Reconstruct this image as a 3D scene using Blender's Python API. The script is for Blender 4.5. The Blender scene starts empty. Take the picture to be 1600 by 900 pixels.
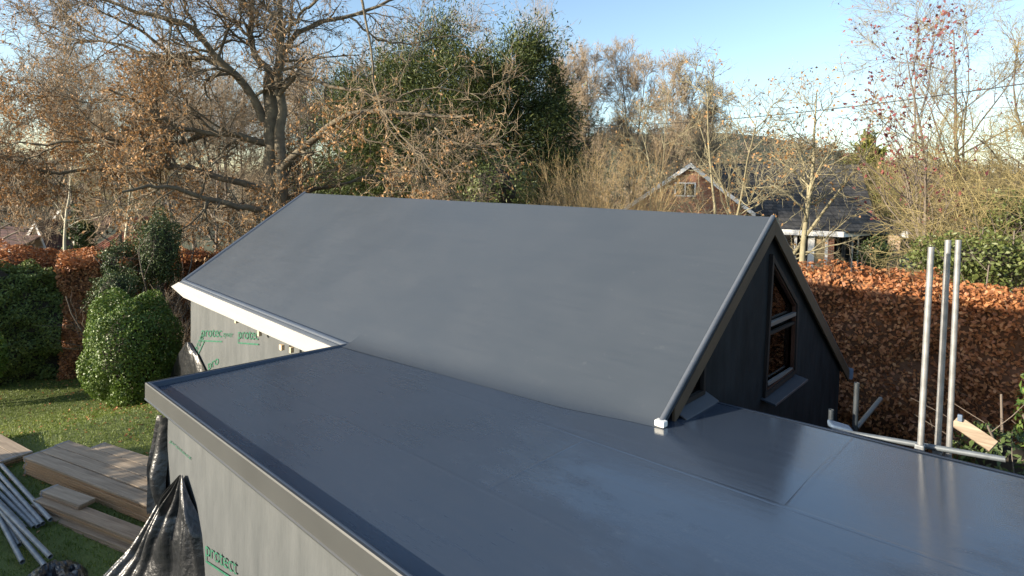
import bpy, bmesh, math, random
import numpy as np
from mathutils import Vector, Matrix
S = bpy.context.scene
COL = S.collection
rad = math.radians
# ------------------------------------------------------------------ camera
F_PX, PITCH, ROLL, CY, YAW = 896.287, 2.264, 1.329, 327.392, -43.696
CAM = np.array([2.577, -4.268, 2.2])
_y, _p, _r = map(math.radians, (YAW, PITCH, ROLL))
_fw = np.array([math.sin(_y), math.cos(_y), 0]); _rt = np.array([math.cos(_y), -math.sin(_y), 0]); _up = np.array([0, 0, 1.])
CF = _fw*math.cos(_p) - _up*math.sin(_p); _U = _up*math.cos(_p) + _fw*math.sin(_p)
CR = _rt*math.cos(_r) + _U*math.sin(_r); CU = _U*math.cos(_r) - _rt*math.sin(_r)
def ray(px, py): return CF + CR*(px-800)/F_PX - CU*(py-CY)/F_PX
def at(px, py, D): return CAM + ray(px, py)*D
def onplane(px, py, n, d):
    k = ray(px, py); n = np.array(n, float)
    return CAM + k*((d-n@CAM)/(n@k))
cam = bpy.data.cameras.new('camera'); cam_o = bpy.data.objects.new('camera', cam); COL.objects.link(cam_o)
cam.sensor_width = 36; cam.lens = F_PX/1600*36; cam.shift_y = -(450-CY)/1600
cam.clip_start = .05; cam.clip_end = 4000
cam_o.matrix_world = Matrix(((CR[0], CU[0], -CF[0], CAM[0]), (CR[1], CU[1], -CF[1], CAM[1]), (CR[2], CU[2], -CF[2], CAM[2]), (0, 0, 0, 1)))
S.camera = cam_o
# ------------------------------------------------------------------ light
SUNV = Vector((-1.86, -3.9, 1.18)).normalized()          # towards the sun
sl = bpy.data.lights.new('sun', 'SUN'); sl.energy = 5; sl.angle = rad(.5); sl.color = (1, .89, .73)
so = bpy.data.objects.new('sun', sl); COL.objects.link(so); so.rotation_euler = SUNV.to_track_quat('Z', 'Y').to_euler()
W = bpy.data.worlds.new('World'); S.world = W; W.use_nodes = True
wn, wl = W.node_tree.nodes, W.node_tree.links
wn.clear()
sky = wn.new('ShaderNodeTexSky'); sky.sky_type = 'NISHITA'; sky.sun_disc = False
sky.sun_elevation = math.asin(SUNV.z); sky.sun_rotation = math.atan2(SUNV.x, SUNV.y)
sky.air_density = 1.0; sky.dust_density = .9; sky.ozone_density = 1.6
bg = wn.new('ShaderNodeBackground'); bg.inputs[1].default_value = .135
wo = wn.new('ShaderNodeOutputWorld')
tc = wn.new('ShaderNodeTexCoord')
sep = wn.new('ShaderNodeSeparateXYZ'); wl.new(tc.outputs['Generated'], sep.inputs[0])
mp = wn.new('ShaderNodeMapping'); mp.inputs['Scale'].default_value = (5, 5, 13); wl.new(tc.outputs['Generated'], mp.inputs[0])
nz = wn.new('ShaderNodeTexNoise'); nz.inputs['Scale'].default_value = 1.0; nz.inputs['Detail'].default_value = 7; nz.inputs['Roughness'].default_value = .55
wl.new(mp.outputs[0], nz.inputs['Vector'])
band = wn.new('ShaderNodeMapRange'); band.interpolation_type = 'SMOOTHSTEP'
band.inputs['From Min'].default_value = .09; band.inputs['From Max'].default_value = .2; band.inputs['To Min'].default_value = .14; band.inputs['To Max'].default_value = -.35
wl.new(sep.outputs['Z'], band.inputs['Value'])
add = wn.new('ShaderNodeMath'); add.operation = 'ADD'; wl.new(nz.outputs['Fac'], add.inputs[0]); wl.new(band.outputs[0], add.inputs[1])
cr = wn.new('ShaderNodeMapRange'); cr.interpolation_type = 'SMOOTHSTEP'; cr.inputs['From Min'].default_value = .66; cr.inputs['From Max'].default_value = .86
cr.inputs['To Max'].default_value = .85
wl.new(add.outputs[0], cr.inputs['Value'])
mx = wn.new('ShaderNodeMix'); mx.data_type = 'RGBA'
wl.new(cr.outputs[0], mx.inputs['Factor']); wl.new(sky.outputs[0], mx.inputs[6]); mx.inputs[7].default_value = (3.1, 3.1, 3.35, 1)
wl.new(mx.outputs[2], bg.inputs[0]); wl.new(bg.outputs[0], wo.inputs[0])
S.view_settings.view_transform = 'Standard'; S.view_settings.look = 'None'; S.view_settings.gamma = 1; S.view_settings.exposure = 1.14

# ------------------------------------------------------------------ materials
def mat(name, base, rough=.7, var=.0, scale=4., bump=0., bscale=None, tint=None, spec=.5, metal=0., stretch=None, trans=0., detail=6, base2=None, rvar=0., bdist=.02):
    """base colour with noise between base and base2; 'tint' = list of colours picked by the face attribute 'tint'"""
    m = bpy.data.materials.new(name); m.use_nodes = True
    n, l = m.node_tree.nodes, m.node_tree.links
    b = n['Principled BSDF']
    b.inputs['Roughness'].default_value = rough; b.inputs['Specular IOR Level'].default_value = spec; b.inputs['Metallic'].default_value = metal
    c = (*base, 1)
    co = n.new('ShaderNodeTexCoord'); vec = co.outputs['Object']
    if stretch:
        mp = n.new('ShaderNodeMapping'); mp.inputs['Scale'].default_value = stretch; l.new(vec, mp.inputs[0]); vec = mp.outputs[0]
    cur = None
    if tint:
        a = n.new('ShaderNodeAttribute'); a.attribute_name = 'tint'
        r = n.new('ShaderNodeValToRGB'); e = r.color_ramp.elements
        for i, t in enumerate(tint):
            p = i/(len(tint)-1)
            if i == 0: el = e[0]; el.position = 0
            elif i == len(tint)-1: el = e[-1]; el.position = 1
            else: el = e.new(p)
            el.color = (*t, 1)
        l.new(a.outputs['Fac'], r.inputs[0]); cur = r.outputs[0]
    if var or base2 or rvar:
        nt = n.new('ShaderNodeTexNoise'); nt.inputs['Scale'].default_value = scale; nt.inputs['Detail'].default_value = detail; nt.inputs['Roughness'].default_value = .62
        l.new(vec, nt.inputs['Vector'])
        ctr = n.new('ShaderNodeMapRange'); ctr.inputs['From Min'].default_value = .3; ctr.inputs['From Max'].default_value = .7; l.new(nt.outputs['Fac'], ctr.inputs[0])
        if var or base2:
            mx = n.new('ShaderNodeMix'); mx.data_type = 'RGBA'; l.new(ctr.outputs[0], mx.inputs[0])
            if base2: mx.inputs[6].default_value = c; mx.inputs[7].default_value = (*base2, 1)
            else:
                mx.blend_type = 'MIX'; mx.inputs[6].default_value = tuple(x*(1-var) for x in base)+(1,); mx.inputs[7].default_value = tuple(x*(1+var) for x in base)+(1,)
            cur = mx.outputs[2]
        if rvar:
            rm = n.new('ShaderNodeMapRange'); rm.inputs['To Min'].default_value = rough-rvar; rm.inputs['To Max'].default_value = rough+rvar
            l.new(ctr.outputs[0], rm.inputs[0]); l.new(rm.outputs[0], b.inputs['Roughness'])
    if cur is None: b.inputs['Base Color'].default_value = c
    else: l.new(cur, b.inputs['Base Color'])
    if bump:
        bt = n.new('ShaderNodeTexNoise'); bt.inputs['Scale'].default_value = bscale or scale; bt.inputs['Detail'].default_value = 5; l.new(vec, bt.inputs['Vector'])
        bp = n.new('ShaderNodeBump'); bp.inputs['Strength'].default_value = bump; bp.inputs['Distance'].default_value = bdist
        l.new(bt.outputs['Fac'], bp.inputs['Height']); l.new(bp.outputs[0], b.inputs['Normal'])
    if trans:
        tr = n.new('ShaderNodeBsdfTranslucent'); ms = n.new('ShaderNodeMixShader'); ms.inputs[0].default_value = trans
        l.new(cur, tr.inputs[0]) if cur else None
        out = n['Material Output']
        l.new(b.outputs[0], ms.inputs[1]); l.new(tr.outputs[0], ms.inputs[2]); l.new(ms.outputs[0], out.inputs[0])
    return m
def brickmat(name, c1, c2, mortar, bw, bh, msize=.012, rough=.85, bump=.4, swap='xz'):
    m = bpy.data.materials.new(name); m.use_nodes = True
    n, l = m.node_tree.nodes, m.node_tree.links; b = n['Principled BSDF']; b.inputs['Roughness'].default_value = rough
    co = n.new('ShaderNodeTexCoord'); sp = n.new('ShaderNodeSeparateXYZ'); l.new(co.outputs['Object'], sp.inputs[0])
    cb = n.new('ShaderNodeCombineXYZ'); ad = n.new('ShaderNodeMath'); ad.operation = 'ADD'; l.new(sp.outputs[0], ad.inputs[0]); l.new(sp.outputs[1], ad.inputs[1])
    l.new(ad.outputs[0], cb.inputs[0]); l.new(sp.outputs[2], cb.inputs[1])
    t = n.new('ShaderNodeTexBrick'); t.inputs['Scale'].default_value = 1; t.inputs['Brick Width'].default_value = bw; t.inputs['Row Height'].default_value = bh
    t.inputs['Mortar Size'].default_value = msize; t.inputs['Color1'].default_value = (*c1, 1); t.inputs['Color2'].default_value = (*c2, 1); t.inputs['Mortar'].default_value = (*mortar, 1)
    l.new(cb.outputs[0], t.inputs['Vector'])
    nt = n.new('ShaderNodeTexNoise'); nt.inputs['Scale'].default_value = 3; nt.inputs['Detail'].default_value = 6; l.new(co.outputs['Object'], nt.inputs['Vector'])
    mr = n.new('ShaderNodeMapRange'); mr.inputs['To Min'].default_value = .6; mr.inputs['To Max'].default_value = 1.4; l.new(nt.outputs['Fac'], mr.inputs[0])
    mu = n.new('ShaderNodeMix'); mu.data_type = 'RGBA'; mu.blend_type = 'MULTIPLY'; mu.inputs[0].default_value = 1; l.new(t.outputs['Color'], mu.inputs[6]); l.new(mr.outputs[0], mu.inputs[7])
    l.new(mu.outputs[2], b.inputs['Base Color'])
    bp = n.new('ShaderNodeBump'); bp.inputs['Strength'].default_value = bump; bp.inputs['Distance'].default_value = .01; l.new(t.outputs['Fac'], bp.inputs['Height']); bp.invert = True
    l.new(bp.outputs[0], b.inputs['Normal'])
    return m
M = {}
def rubber(name, a, b, rough, wet=None):
    m = bpy.data.materials.new(name); m.use_nodes = True; n, l = m.node_tree.nodes, m.node_tree.links; B = n['Principled BSDF']
    co = n.new('ShaderNodeTexCoord').outputs['Object']
    def noise(sc, st, det, rg=.6):
        mp = n.new('ShaderNodeMapping'); mp.inputs['Scale'].default_value = st; l.new(co, mp.inputs[0]); t = n.new('ShaderNodeTexNoise'); t.inputs['Scale'].default_value = sc; t.inputs['Detail'].default_value = det; t.inputs['Roughness'].default_value = rg
        l.new(mp.outputs[0], t.inputs['Vector']); return t.outputs['Fac']
    def rng_(v, a0, a1, b0, b1, smooth_=False):
        r = n.new('ShaderNodeMapRange'); r.inputs[1].default_value = a0; r.inputs[2].default_value = a1; r.inputs[3].default_value = b0; r.inputs[4].default_value = b1
        if smooth_: r.interpolation_type = 'SMOOTHSTEP'
        l.new(v, r.inputs[0]); return r.outputs[0]
    def math_(op, x, y):
        q = n.new('ShaderNodeMath'); q.operation = op
        for i, v in enumerate((x, y)):
            if isinstance(v, float): q.inputs[i].default_value = v
            else: l.new(v, q.inputs[i])
        return q.outputs[0]
    big = noise(.8, (1, 1, 1), 5); streak = noise(3.2, (.35, 5, 5), 8, .7); fine = noise(60, (.4, 1, 1), 3); spot = noise(9, (1, 1, 1), 2)
    f = math_('ADD', math_('MULTIPLY', rng_(big, .3, .7, 0, 1), .5), math_('MULTIPLY', rng_(streak, .3, .7, 0, 1), .5))
    mx = n.new('ShaderNodeMix'); mx.data_type = 'RGBA'; mx.inputs[6].default_value = (*a, 1); mx.inputs[7].default_value = (*b, 1); l.new(f, mx.inputs[0])
    m2 = n.new('ShaderNodeMix'); m2.data_type = 'RGBA'; m2.inputs[7].default_value = (b[0]*1.5, b[1]*1.42, b[2]*1.3, 1); l.new(mx.outputs[2], m2.inputs[6]); l.new(rng_(spot, .68, .78, 0, .45), m2.inputs[0])
    l.new(m2.outputs[2], B.inputs['Base Color'])
    r = math_('ADD', rng_(big, .3, .7, rough-.07, rough+.07), rng_(streak, .3, .7, -.05, .05))
    if wet:
        vm = n.new('ShaderNodeVectorMath'); vm.operation = 'DISTANCE'; l.new(co, vm.inputs[0]); vm.inputs[1].default_value = wet[0]
        w = rng_(math_('ADD', vm.outputs['Value'], rng_(noise(1.7, (.7, 1.3, 1), 6, .68), .3, .7, -.75, .75)), wet[1]*.6, wet[1], 1, 0, True)
        mr = n.new('ShaderNodeMix'); mr.data_type = 'FLOAT'; l.new(w, mr.inputs[0]); l.new(r, mr.inputs[2]); l.new(rng_(streak, .3, .7, .06, .2), mr.inputs[3]); r = mr.outputs[0]
        cl = n.new('ShaderNodeMix'); cl.data_type = 'FLOAT'; l.new(w, cl.inputs[0]); cl.inputs[2].default_value = .5; cl.inputs[3].default_value = 1.; l.new(cl.outputs[0], B.inputs['Specular IOR Level'])
    l.new(r, B.inputs['Roughness'])
    h = math_('ADD', math_('MULTIPLY', streak, .7), math_('MULTIPLY', fine, .12))
    bp = n.new('ShaderNodeBump'); bp.inputs['Strength'].default_value = .16; bp.inputs['Distance'].default_value = .008; l.new(h, bp.inputs['Height']); l.new(bp.outputs[0], B.inputs['Normal'])
    return m
M['rubber'] = rubber('grey rubber roof sheet', (.043, .052, .062), (.051, .06, .071), .42)
M['rubber_trim'] = mat('grey rubber edge', (.036, .05, .074), .5, var=.12, scale=3)
M['metal_trim'] = mat('grey coated edge trim', (.052, .054, .053), .45, var=.08, scale=2)
M['steel_roll'] = mat('pale grey verge trim', (.095, .105, .12), .38, var=.1, scale=6)
M['white_wood'] = mat('white painted board', (.32, .314, .3), .6, var=.05, scale=3, stretch=(.4, 4, 4))
M['membrane'] = mat('grey breather membrane', (.068, .074, .075), .55, base2=(.104, .11, .11), scale=2.2, bump=.5, bscale=3.0, stretch=(2.2, 1, .55), bdist=.03)
M['membrane_dark'] = mat('charcoal breather membrane', (.016, .0175, .02), .85, var=.4, spec=.15, scale=2.5, bump=.5, bscale=3.0, stretch=(1, 1.6, .6), bdist=.03)
M['green_print'] = mat('green print', (.012, .11, .06), .6, var=.45, scale=14)
M['pale_wood'] = mat('raw softwood', (.62, .46, .28), .7, var=.15, scale=8)
M['barge'] = mat('stained timber verge', (.07, .045, .024), .75, var=.25, scale=6, stretch=(1, .4, .4))
M['frame_dark'] = mat('dark stained window frame', (.013, .011, .011), .7, spec=.25, var=.2, scale=8)
M['frame_red'] = mat('red brown window lining', (.045, .018, .011), .7, spec=.25, var=.2, scale=8)
M['transom'] = mat('grey window rail', (.12, .12, .12), .45)
M['sill'] = mat('grey lead sill', (.04, .046, .056), .45, var=.15, scale=6)
M['black_plastic'] = mat('black polythene', (.012, .013, .015), .36, var=.2, scale=3, bump=.6, bscale=11, bdist=.03, spec=.7)
M['galv'] = mat('galvanised tube', (.24, .24, .235), .5, var=.25, scale=9, metal=.35)
M['galv_old'] = mat('weathered galvanised tube', (.24, .25, .255), .55, var=.3, scale=7, metal=.3)
M['tube_shaded'] = mat('shade-darkened scaffold tube', (.035, .042, .048), .5, var=.3, scale=8, metal=.2)  # building's shade on the rear tubes is put into this darker colour
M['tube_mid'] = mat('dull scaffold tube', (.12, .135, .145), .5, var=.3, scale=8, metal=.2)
M['hollow'] = mat('dark tube bore', (.01, .01, .01), .9)
M['blue_grey'] = mat('blue grey paint', (.1, .14, .2), .5)
def boardmat(name, a, b): return mat(name, a, .8, base2=b, scale=5, stretch=(.35, 6, 6), bump=.35, bscale=9, bdist=.006)
M['board_a'] = boardmat('weathered scaffold board', (0.176, 0.111, 0.066), (0.397, 0.288, 0.185))
M['board_b'] = boardmat('grey scaffold board', (0.187, 0.139, 0.093), (0.421, 0.330, 0.234))
M['board_c'] = boardmat('tan scaffold board', (0.234, 0.133, 0.062), (0.421, 0.265, 0.138))
M['bark_oak'] = mat('oak bark', (.09, .07, .048), .9, base2=(.19, .16, .105), scale=3, bump=.8, bscale=14)
M['twig_oak'] = mat('oak twigs', (.27, .195, .12), .85, base2=(.38, .285, .18), scale=2)
M['bark_grey'] = mat('grey brown bark', (.12, .095, .075), .9, base2=(.2, .165, .13), scale=2)
M['twig_mauve'] = mat('brown twigs', (.27, .205, .135), .9, base2=(.39, .305, .205), scale=.6)
M['twig_olive'] = mat('olive twigs', (.21, .17, .07), .85, base2=(.31, .25, .115), scale=.8)
M['twig_straw'] = mat('straw coloured stems', (.36, .25, .115), .8, base2=(.44, .33, .17), scale=.8)
M['bark_pale'] = mat('pale lichened bark', (.19, .165, .095), .85, base2=(.3, .265, .165), scale=3, bump=.4, bscale=12)
M['bark_birch'] = mat('birch bark', (.45, .4, .28), .8, base2=(.62, .57, .43), scale=3)
M['copper'] = mat('copper beech leaves', (.2, .08, .03), .55, tint=[(.16, .065, .026), (.36, .14, .054), (.48, .21, .084), (.56, .3, .13)], trans=.32)
M['oak_leaf'] = mat('dry oak leaves', (.2, .1, .04), .6, tint=[(.2, .105, .04), (.42, .225, .085), (.56, .34, .14)], trans=.25)
M['plum_leaf'] = mat('purple brown leaves', (.1, .03, .04), .6, tint=[(.1, .03, .045), (.2, .055, .06), (.27, .1, .07)], trans=.2)
M['holly'] = mat('holly leaves', (.03, .05, .02), .5, tint=[(.024, .042, .014), (.055, .085, .024), (.11, .15, .04)], spec=.45, trans=.08)
M['bush'] = mat('glossy green leaves', (.05, .1, .02), .5, tint=[(.05, .085, .014), (.1, .16, .025), (.17, .25, .045)], trans=.2)
M['hedge_green'] = mat('conifer hedge foliage', (.04, .06, .02), .6, tint=[(.05, .075, .02), (.12, .16, .035), (.24, .27, .065)], trans=.1)
M['yew'] = mat('dark conifer foliage', (.03, .05, .015), .6, tint=[(.025, .042, .012), (.075, .1, .024), (.22, .235, .05)], trans=.12)
M['golden'] = mat('golden conifer foliage', (.15, .16, .03), .6, tint=[(.08, .1, .02), (.17, .18, .035), (.26, .24, .05)], trans=.1)
M['laurel'] = mat('laurel leaves', (.08, .14, .03), .35, tint=[(.04, .08, .02), (.09, .15, .03), (.22, .28, .07)], trans=.2)
M['bramble'] = mat('green undergrowth', (.08, .1, .03), .5, tint=[(.05, .07, .018), (.1, .125, .03), (.17, .19, .06)], trans=.15)
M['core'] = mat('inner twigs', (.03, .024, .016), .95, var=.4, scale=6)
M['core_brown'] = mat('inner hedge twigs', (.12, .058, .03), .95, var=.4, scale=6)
M['soil'] = mat('ground', (.045, .055, .02), .95, base2=(.08, .075, .035), scale=.35)
M['lawn'] = mat('lawn turf', (.07, .1, .018), .9, base2=(.13, .155, .032), scale=1.4, bump=.7, bscale=40, bdist=.03)
M['grass'] = mat('grass blades', (.06, .1, .02), .6, tint=[(.075, .11, .018), (.145, .2, .03), (.23, .265, .055)], trans=.25)
M['hill'] = mat('hillside', (.07, .065, .035), .95, base2=(.12, .095, .06), scale=.03)
M['far_wood'] = mat('far winter woodland', (.1, .08, .05), .95, tint=[(.085, .075, .06), (.13, .1, .075), (.16, .12, .08), (.1, .1, .055)])
M['brick'] = brickmat('red brick', (.42, .16, .07), (.3, .1, .05), (.3, .24, .19), .225, .075)
M['brick_buff'] = brickmat('buff brick', (.42, .28, .15), (.34, .21, .11), (.4, .34, .26), .225, .075)
M['slate'] = brickmat('slate roof', (.05, .049, .047), (.085, .082, .078), (.03, .03, .03), .3, .16, .012, .95); M['slate'].node_tree.nodes['Principled BSDF'].inputs['Specular IOR Level'].default_value = .12
M['brown_tile'] = brickmat('brown roof tiles', (.1, .05, .038), (.15, .08, .06), (.05, .03, .025), .3, .2, .02, .8)
M['red_tile'] = mat('terracotta roof tiles', (.3, .1, .055), .8, base2=(.4, .17, .1), scale=3)
M['white_paint'] = mat('white painted joinery', (.82, .81, .78), .5, var=.04)
M['render'] = mat('cream render', (.55, .42, .28), .8, var=.15, scale=2)
M['dark_glass'] = mat('window glass', (.02, .022, .025), .06, spec=.8)
M['osb'] = mat('brown strand board', (.2, .09, .035), .7, base2=(.42, .2, .085), scale=9, stretch=(1, 1, 2.5), detail=8)
def _glass():
    m = bpy.data.materials.new('clear window glass'); m.use_nodes = True; n, l = m.node_tree.nodes, m.node_tree.links
    t = n.new('ShaderNodeBsdfTransparent'); t.inputs[0].default_value = (.9, .9, .9, 1); g = n.new('ShaderNodeBsdfGlossy'); g.inputs['Roughness'].default_value = .03; f = n.new('ShaderNodeFresnel'); f.inputs[0].default_value = 1.5
    x = n.new('ShaderNodeMixShader'); l.new(f.outputs[0], x.inputs[0]); l.new(t.outputs[0], x.inputs[1]); l.new(g.outputs[0], x.inputs[2]); l.new(x.outputs[0], n['Material Output'].inputs[0]); return m
M['clear_glass'] = _glass()
M['beige_blind'] = mat('beige blind', (.4, .3, .17), .7, var=.1, scale=2)
M['cable'] = mat('black cable', (.015, .015, .015), .5)
M['white_clip'] = mat('white plastic cap', (.75, .74, .68), .5, var=.1)

# ------------------------------------------------------------------ helpers
def tag(o, label=None, cat=None, group=None, kind=None):
    if label: o['label'] = label
    if cat: o['category'] = cat
    if group: o['group'] = group
    if kind: o['kind'] = kind
    return o
def link(name, me, m=None, parent=None):
    o = bpy.data.objects.new(name, me); COL.objects.link(o)
    if m is not None and not me.materials: me.materials.append(m)
    if parent is not None: o.parent = parent
    return o
def empty(name, loc=(0, 0, 0), label=None, cat=None, group=None):
    o = bpy.data.objects.new(name, None); COL.objects.link(o); o.location = Vector(loc); o.empty_display_size = .2
    return tag(o, label, cat, group)
ORIG = {}
def local(parent, V):
    V = np.asarray(V, float).reshape(-1, 3)
    return V - np.array(parent.location) if parent is not None and parent.parent is None and parent.type == 'EMPTY' else V
def poly(name, V, faces, m, parent=None, smooth=False, bevel=0):
    """mesh from world points; children of an Empty get local points"""
    par = parent
    off = np.zeros(3); p = parent
    while p is not None: off += np.array(p.location); p = p.parent
    V = np.asarray(V, float).reshape(-1, 3) - off
    me = bpy.data.meshes.new(name); me.from_pydata([tuple(v) for v in V], [], faces); me.update()
    bm = bmesh.new(); bm.from_mesh(me); bmesh.ops.recalc_face_normals(bm, faces=bm.faces)
    if bevel: bmesh.ops.bevel(bm, geom=list(bm.edges), offset=bevel, segments=2, profile=.6, affect='EDGES', clamp_overlap=True)
    bm.to_mesh(me); bm.free()
    if smooth: me.polygons.foreach_set('use_smooth', [True]*len(me.polygons))
    return link(name, me, m, parent)
BOXF = [(0, 1, 2, 3), (4, 7, 6, 5), (0, 4, 5, 1), (1, 5, 6, 2), (2, 6, 7, 3), (3, 7, 4, 0)]
def box(name, lo, hi, m, parent=None, bevel=0):
    (a, b, c), (d, e, f) = lo, hi
    return poly(name, [(a, b, c), (d, b, c), (d, e, c), (a, e, c), (a, b, f), (d, b, f), (d, e, f), (a, e, f)], BOXF, m, parent, bevel=bevel)
def obox(name, c, ax, ay, az, m, parent=None, bevel=0):
    """oriented box, centre c and three half-extent vectors"""
    c, ax, ay, az = (np.asarray(v, float) for v in (c, ax, ay, az))
    V = [c-ax-ay-az, c+ax-ay-az, c+ax+ay-az, c-ax+ay-az, c-ax-ay+az, c+ax-ay+az, c+ax+ay+az, c-ax+ay+az]
    return poly(name, V, BOXF, m, parent, bevel=bevel)
def prism(name, pts, off, m, parent=None, bevel=0):
    """polygon pts (3D) extruded by vector off"""
    P = [np.asarray(p, float) for p in pts]; n = len(P); off = np.asarray(off, float)
    V = P + [p+off for p in P]
    F = [tuple(range(n)), tuple(range(2*n-1, n-1, -1))] + [(i, (i+1) % n, n+(i+1) % n, n+i) for i in range(n)]
    return poly(name, V, F, m, parent, bevel=bevel)
def grid(name, X, m, parent=None, smooth=True):
    """X [r,c,3] surface sheet"""
    r, c, _ = X.shape
    F = [(i*c+j, i*c+j+1, (i+1)*c+j+1, (i+1)*c+j) for i in range(r-1) for j in range(c-1)]
    return poly(name, X.reshape(-1, 3), F, m, parent, smooth)
class Geo:
    def __init__(s): s.V = []; s.Q = []; s.T = []; s.n = 0
    def quads(s, V, Q, T=None):
        V = np.asarray(V, np.float32).reshape(-1, 3); Q = np.asarray(Q, np.int32).reshape(-1, 4)
        s.V.append(V); s.Q.append(Q+s.n); s.n += len(V)
        s.T.append(np.zeros(len(Q), np.float32) if T is None else np.asarray(T, np.float32))
    def tubes(s, P, R, k=4):
        """P [N,K,3] polylines, R [N,K] radii"""
        N, K, _ = P.shape
        T = np.gradient(P, axis=1); T /= np.linalg.norm(T, axis=2, keepdims=True)+1e-9
        mean = P[:, -1]-P[:, 0]; ref = np.where((np.abs(mean[:, 2:3]) > .8*np.linalg.norm(mean, axis=1, keepdims=True)), [[1., 0, 0]], [[0, 0, 1.]])[:, None, :]
        A = np.cross(T, np.broadcast_to(ref, T.shape)); A /= np.linalg.norm(A, axis=2, keepdims=True)+1e-9
        B = np.cross(T, A)
        th = np.arange(k)*2*np.pi/k
        V = P[:, :, None, :] + R[:, :, None, None]*(A[:, :, None, :]*np.cos(th)[:, None]+B[:, :, None, :]*np.sin(th)[:, None])
        n, i, j = np.meshgrid(np.arange(N), np.arange(K-1), np.arange(k), indexing='ij')
        a = (n*K+i)*k+j; b = (n*K+i)*k+(j+1) % k
        s.quads(V, np.stack([a, b, b+k, a+k], -1))
    def leaves(s, C, Dv, Nv, L, Wd, T, fold=.15):
        side = np.cross(Dv, Nv); side /= np.linalg.norm(side, axis=1, keepdims=True)+1e-9
        nn = np.cross(side, Dv); nn /= np.linalg.norm(nn, axis=1, keepdims=True)+1e-9
        L = np.broadcast_to(L, len(C))[:, None]; Wd = np.broadcast_to(Wd, len(C))[:, None]
        V = np.stack([C-Dv*L*.5, C+side*Wd*.5+nn*Wd*fold-Dv*L*.08, C+Dv*L*.5-nn*L*.1, C-side*Wd*.5+nn*Wd*fold-Dv*L*.08], 1)
        s.quads(V, np.arange(4*len(C)).reshape(-1, 4), T)
    def mesh(s, name, m, smooth=True):
        V = np.concatenate(s.V); Q = np.concatenate(s.Q); T = np.concatenate(s.T)
        me = bpy.data.meshes.new(name)
        me.vertices.add(len(V)); me.vertices.foreach_set('co', V.ravel())
        me.loops.add(len(Q)*4); me.loops.foreach_set('vertex_index', Q.ravel())
        me.polygons.add(len(Q)); me.polygons.foreach_set('loop_start', np.arange(len(Q), dtype=np.int32)*4)
        try: me.polygons.foreach_set('loop_total', np.full(len(Q), 4, np.int32))
        except Exception: pass
        if smooth: me.polygons.foreach_set('use_smooth', np.ones(len(Q), bool))
        me.update(calc_edges=True)
        a = me.attributes.new('tint', 'FLOAT', 'FACE'); a.data.foreach_set('value', T)
        me.materials.append(m)
        return me
    def obj(s, name, m, parent=None, smooth=True, off=None):
        if parent is not None:
            o = np.zeros(3); p = parent
            while p is not None: o += np.array(p.location); p = p.parent
            s.V = [v-o.astype(np.float32) for v in s.V]
        return link(name, s.mesh(name, m, smooth), None, parent)
def unit(v): return v/(np.linalg.norm(v, axis=-1, keepdims=True)+1e-9)
def grow(rng, P0, D0, L, R, K, wob=.15, trop=0., taper=.35):
    N = len(P0); P = np.zeros((N, K+1, 3)); P[:, 0] = P0; d = unit(np.asarray(D0, float)); L = np.broadcast_to(L, N)
    for k in range(K):
        d = unit(d+rng.normal(size=(N, 3))*wob+np.array([0, 0, trop])); P[:, k+1] = P[:, k]+d*(L/K)[:, None]
    Rr = np.broadcast_to(R, N)[:, None]*np.linspace(1, taper, K+1)[None]
    return P, Rr
def spawn(rng, P, R, n, t0, t1, ang, ratio, rmax=9, rmin=.0):
    N, K, _ = P.shape
    idx = np.repeat(np.arange(N), n); t = rng.uniform(t0, t1, len(idx))*(K-1)
    i = np.minimum(t.astype(int), K-2); f = (t-i)[:, None]
    p = P[idx, i]*(1-f)+P[idx, i+1]*f; T = unit(P[idx, i+1]-P[idx, i])
    r = R[idx, i]*(1-f[:, 0])+R[idx, i+1]*f[:, 0]
    q = unit(np.cross(T, rng.normal(size=T.shape))); a = np.radians(rng.normal(ang, ang*.22, len(idx)))[:, None]
    return p, T*np.cos(a)+q*np.sin(a), np.clip(r*ratio, rmin, rmax), t/(K-1)
def levels(rng, P, R, specs, gtr, gtw):
    """specs: (n, t0, t1, angle, length, ratio, K, wob, trop, sides, fine?)"""
    out = [(P, R)]
    for (n, t0, t1, ang, L, ratio, K, wob, trop, k, fine, rmin) in specs:
        p, d, r, t = spawn(rng, P, R, n, t0, t1, ang, ratio, rmin=rmin)
        P, R = grow(rng, p, d, L*rng.uniform(.6, 1.25, len(p))*(1.15-.5*t), r, K, wob, trop)
        (gtw if fine else gtr).tubes(P, R, k); out.append((P, R))
    return out
def leafcloud(g, rng, C, N, L, Wd, spread=.6, down=0.):
    """leaves at C facing roughly along N"""
    n = len(C); Nv = unit(N+rng.normal(size=(n, 3))*spread); Dv = unit(np.cross(Nv, rng.normal(size=(n, 3)))+np.array([0, 0, -down]))
    g.leaves(C, Dv, Nv, L*rng.uniform(.65, 1.3, n), Wd*rng.uniform(.7, 1.25, n), np.clip(rng.beta(2, 2, n), 0, 1))
def lumps(rng, n=14, f=3.):
    K = rng.normal(size=(n, 3))*f; ph = rng.uniform(0, 6.28, n); am = 1/np.sqrt(n)
    return lambda D: (np.cos(D@K.T+ph).sum(1))*am
def clumps(g, rng, C, rad_, per, L, Wd, center=None, spread=.7, down=.0):
    """clumps of leaves round points C"""
    n = len(C); idx = np.repeat(np.arange(n), per)
    d = unit(rng.normal(size=(len(idx), 3))); r = np.broadcast_to(rad_, n)[idx]*rng.uniform(.3, 1, len(idx))**.6
    leafcloud(g, rng, C[idx]+d*r[:, None]*[1, 1, .75], d+([0, 0, .3] if center is None else unit(C[idx]-center)*.6), L, Wd, spread, down)
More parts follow.
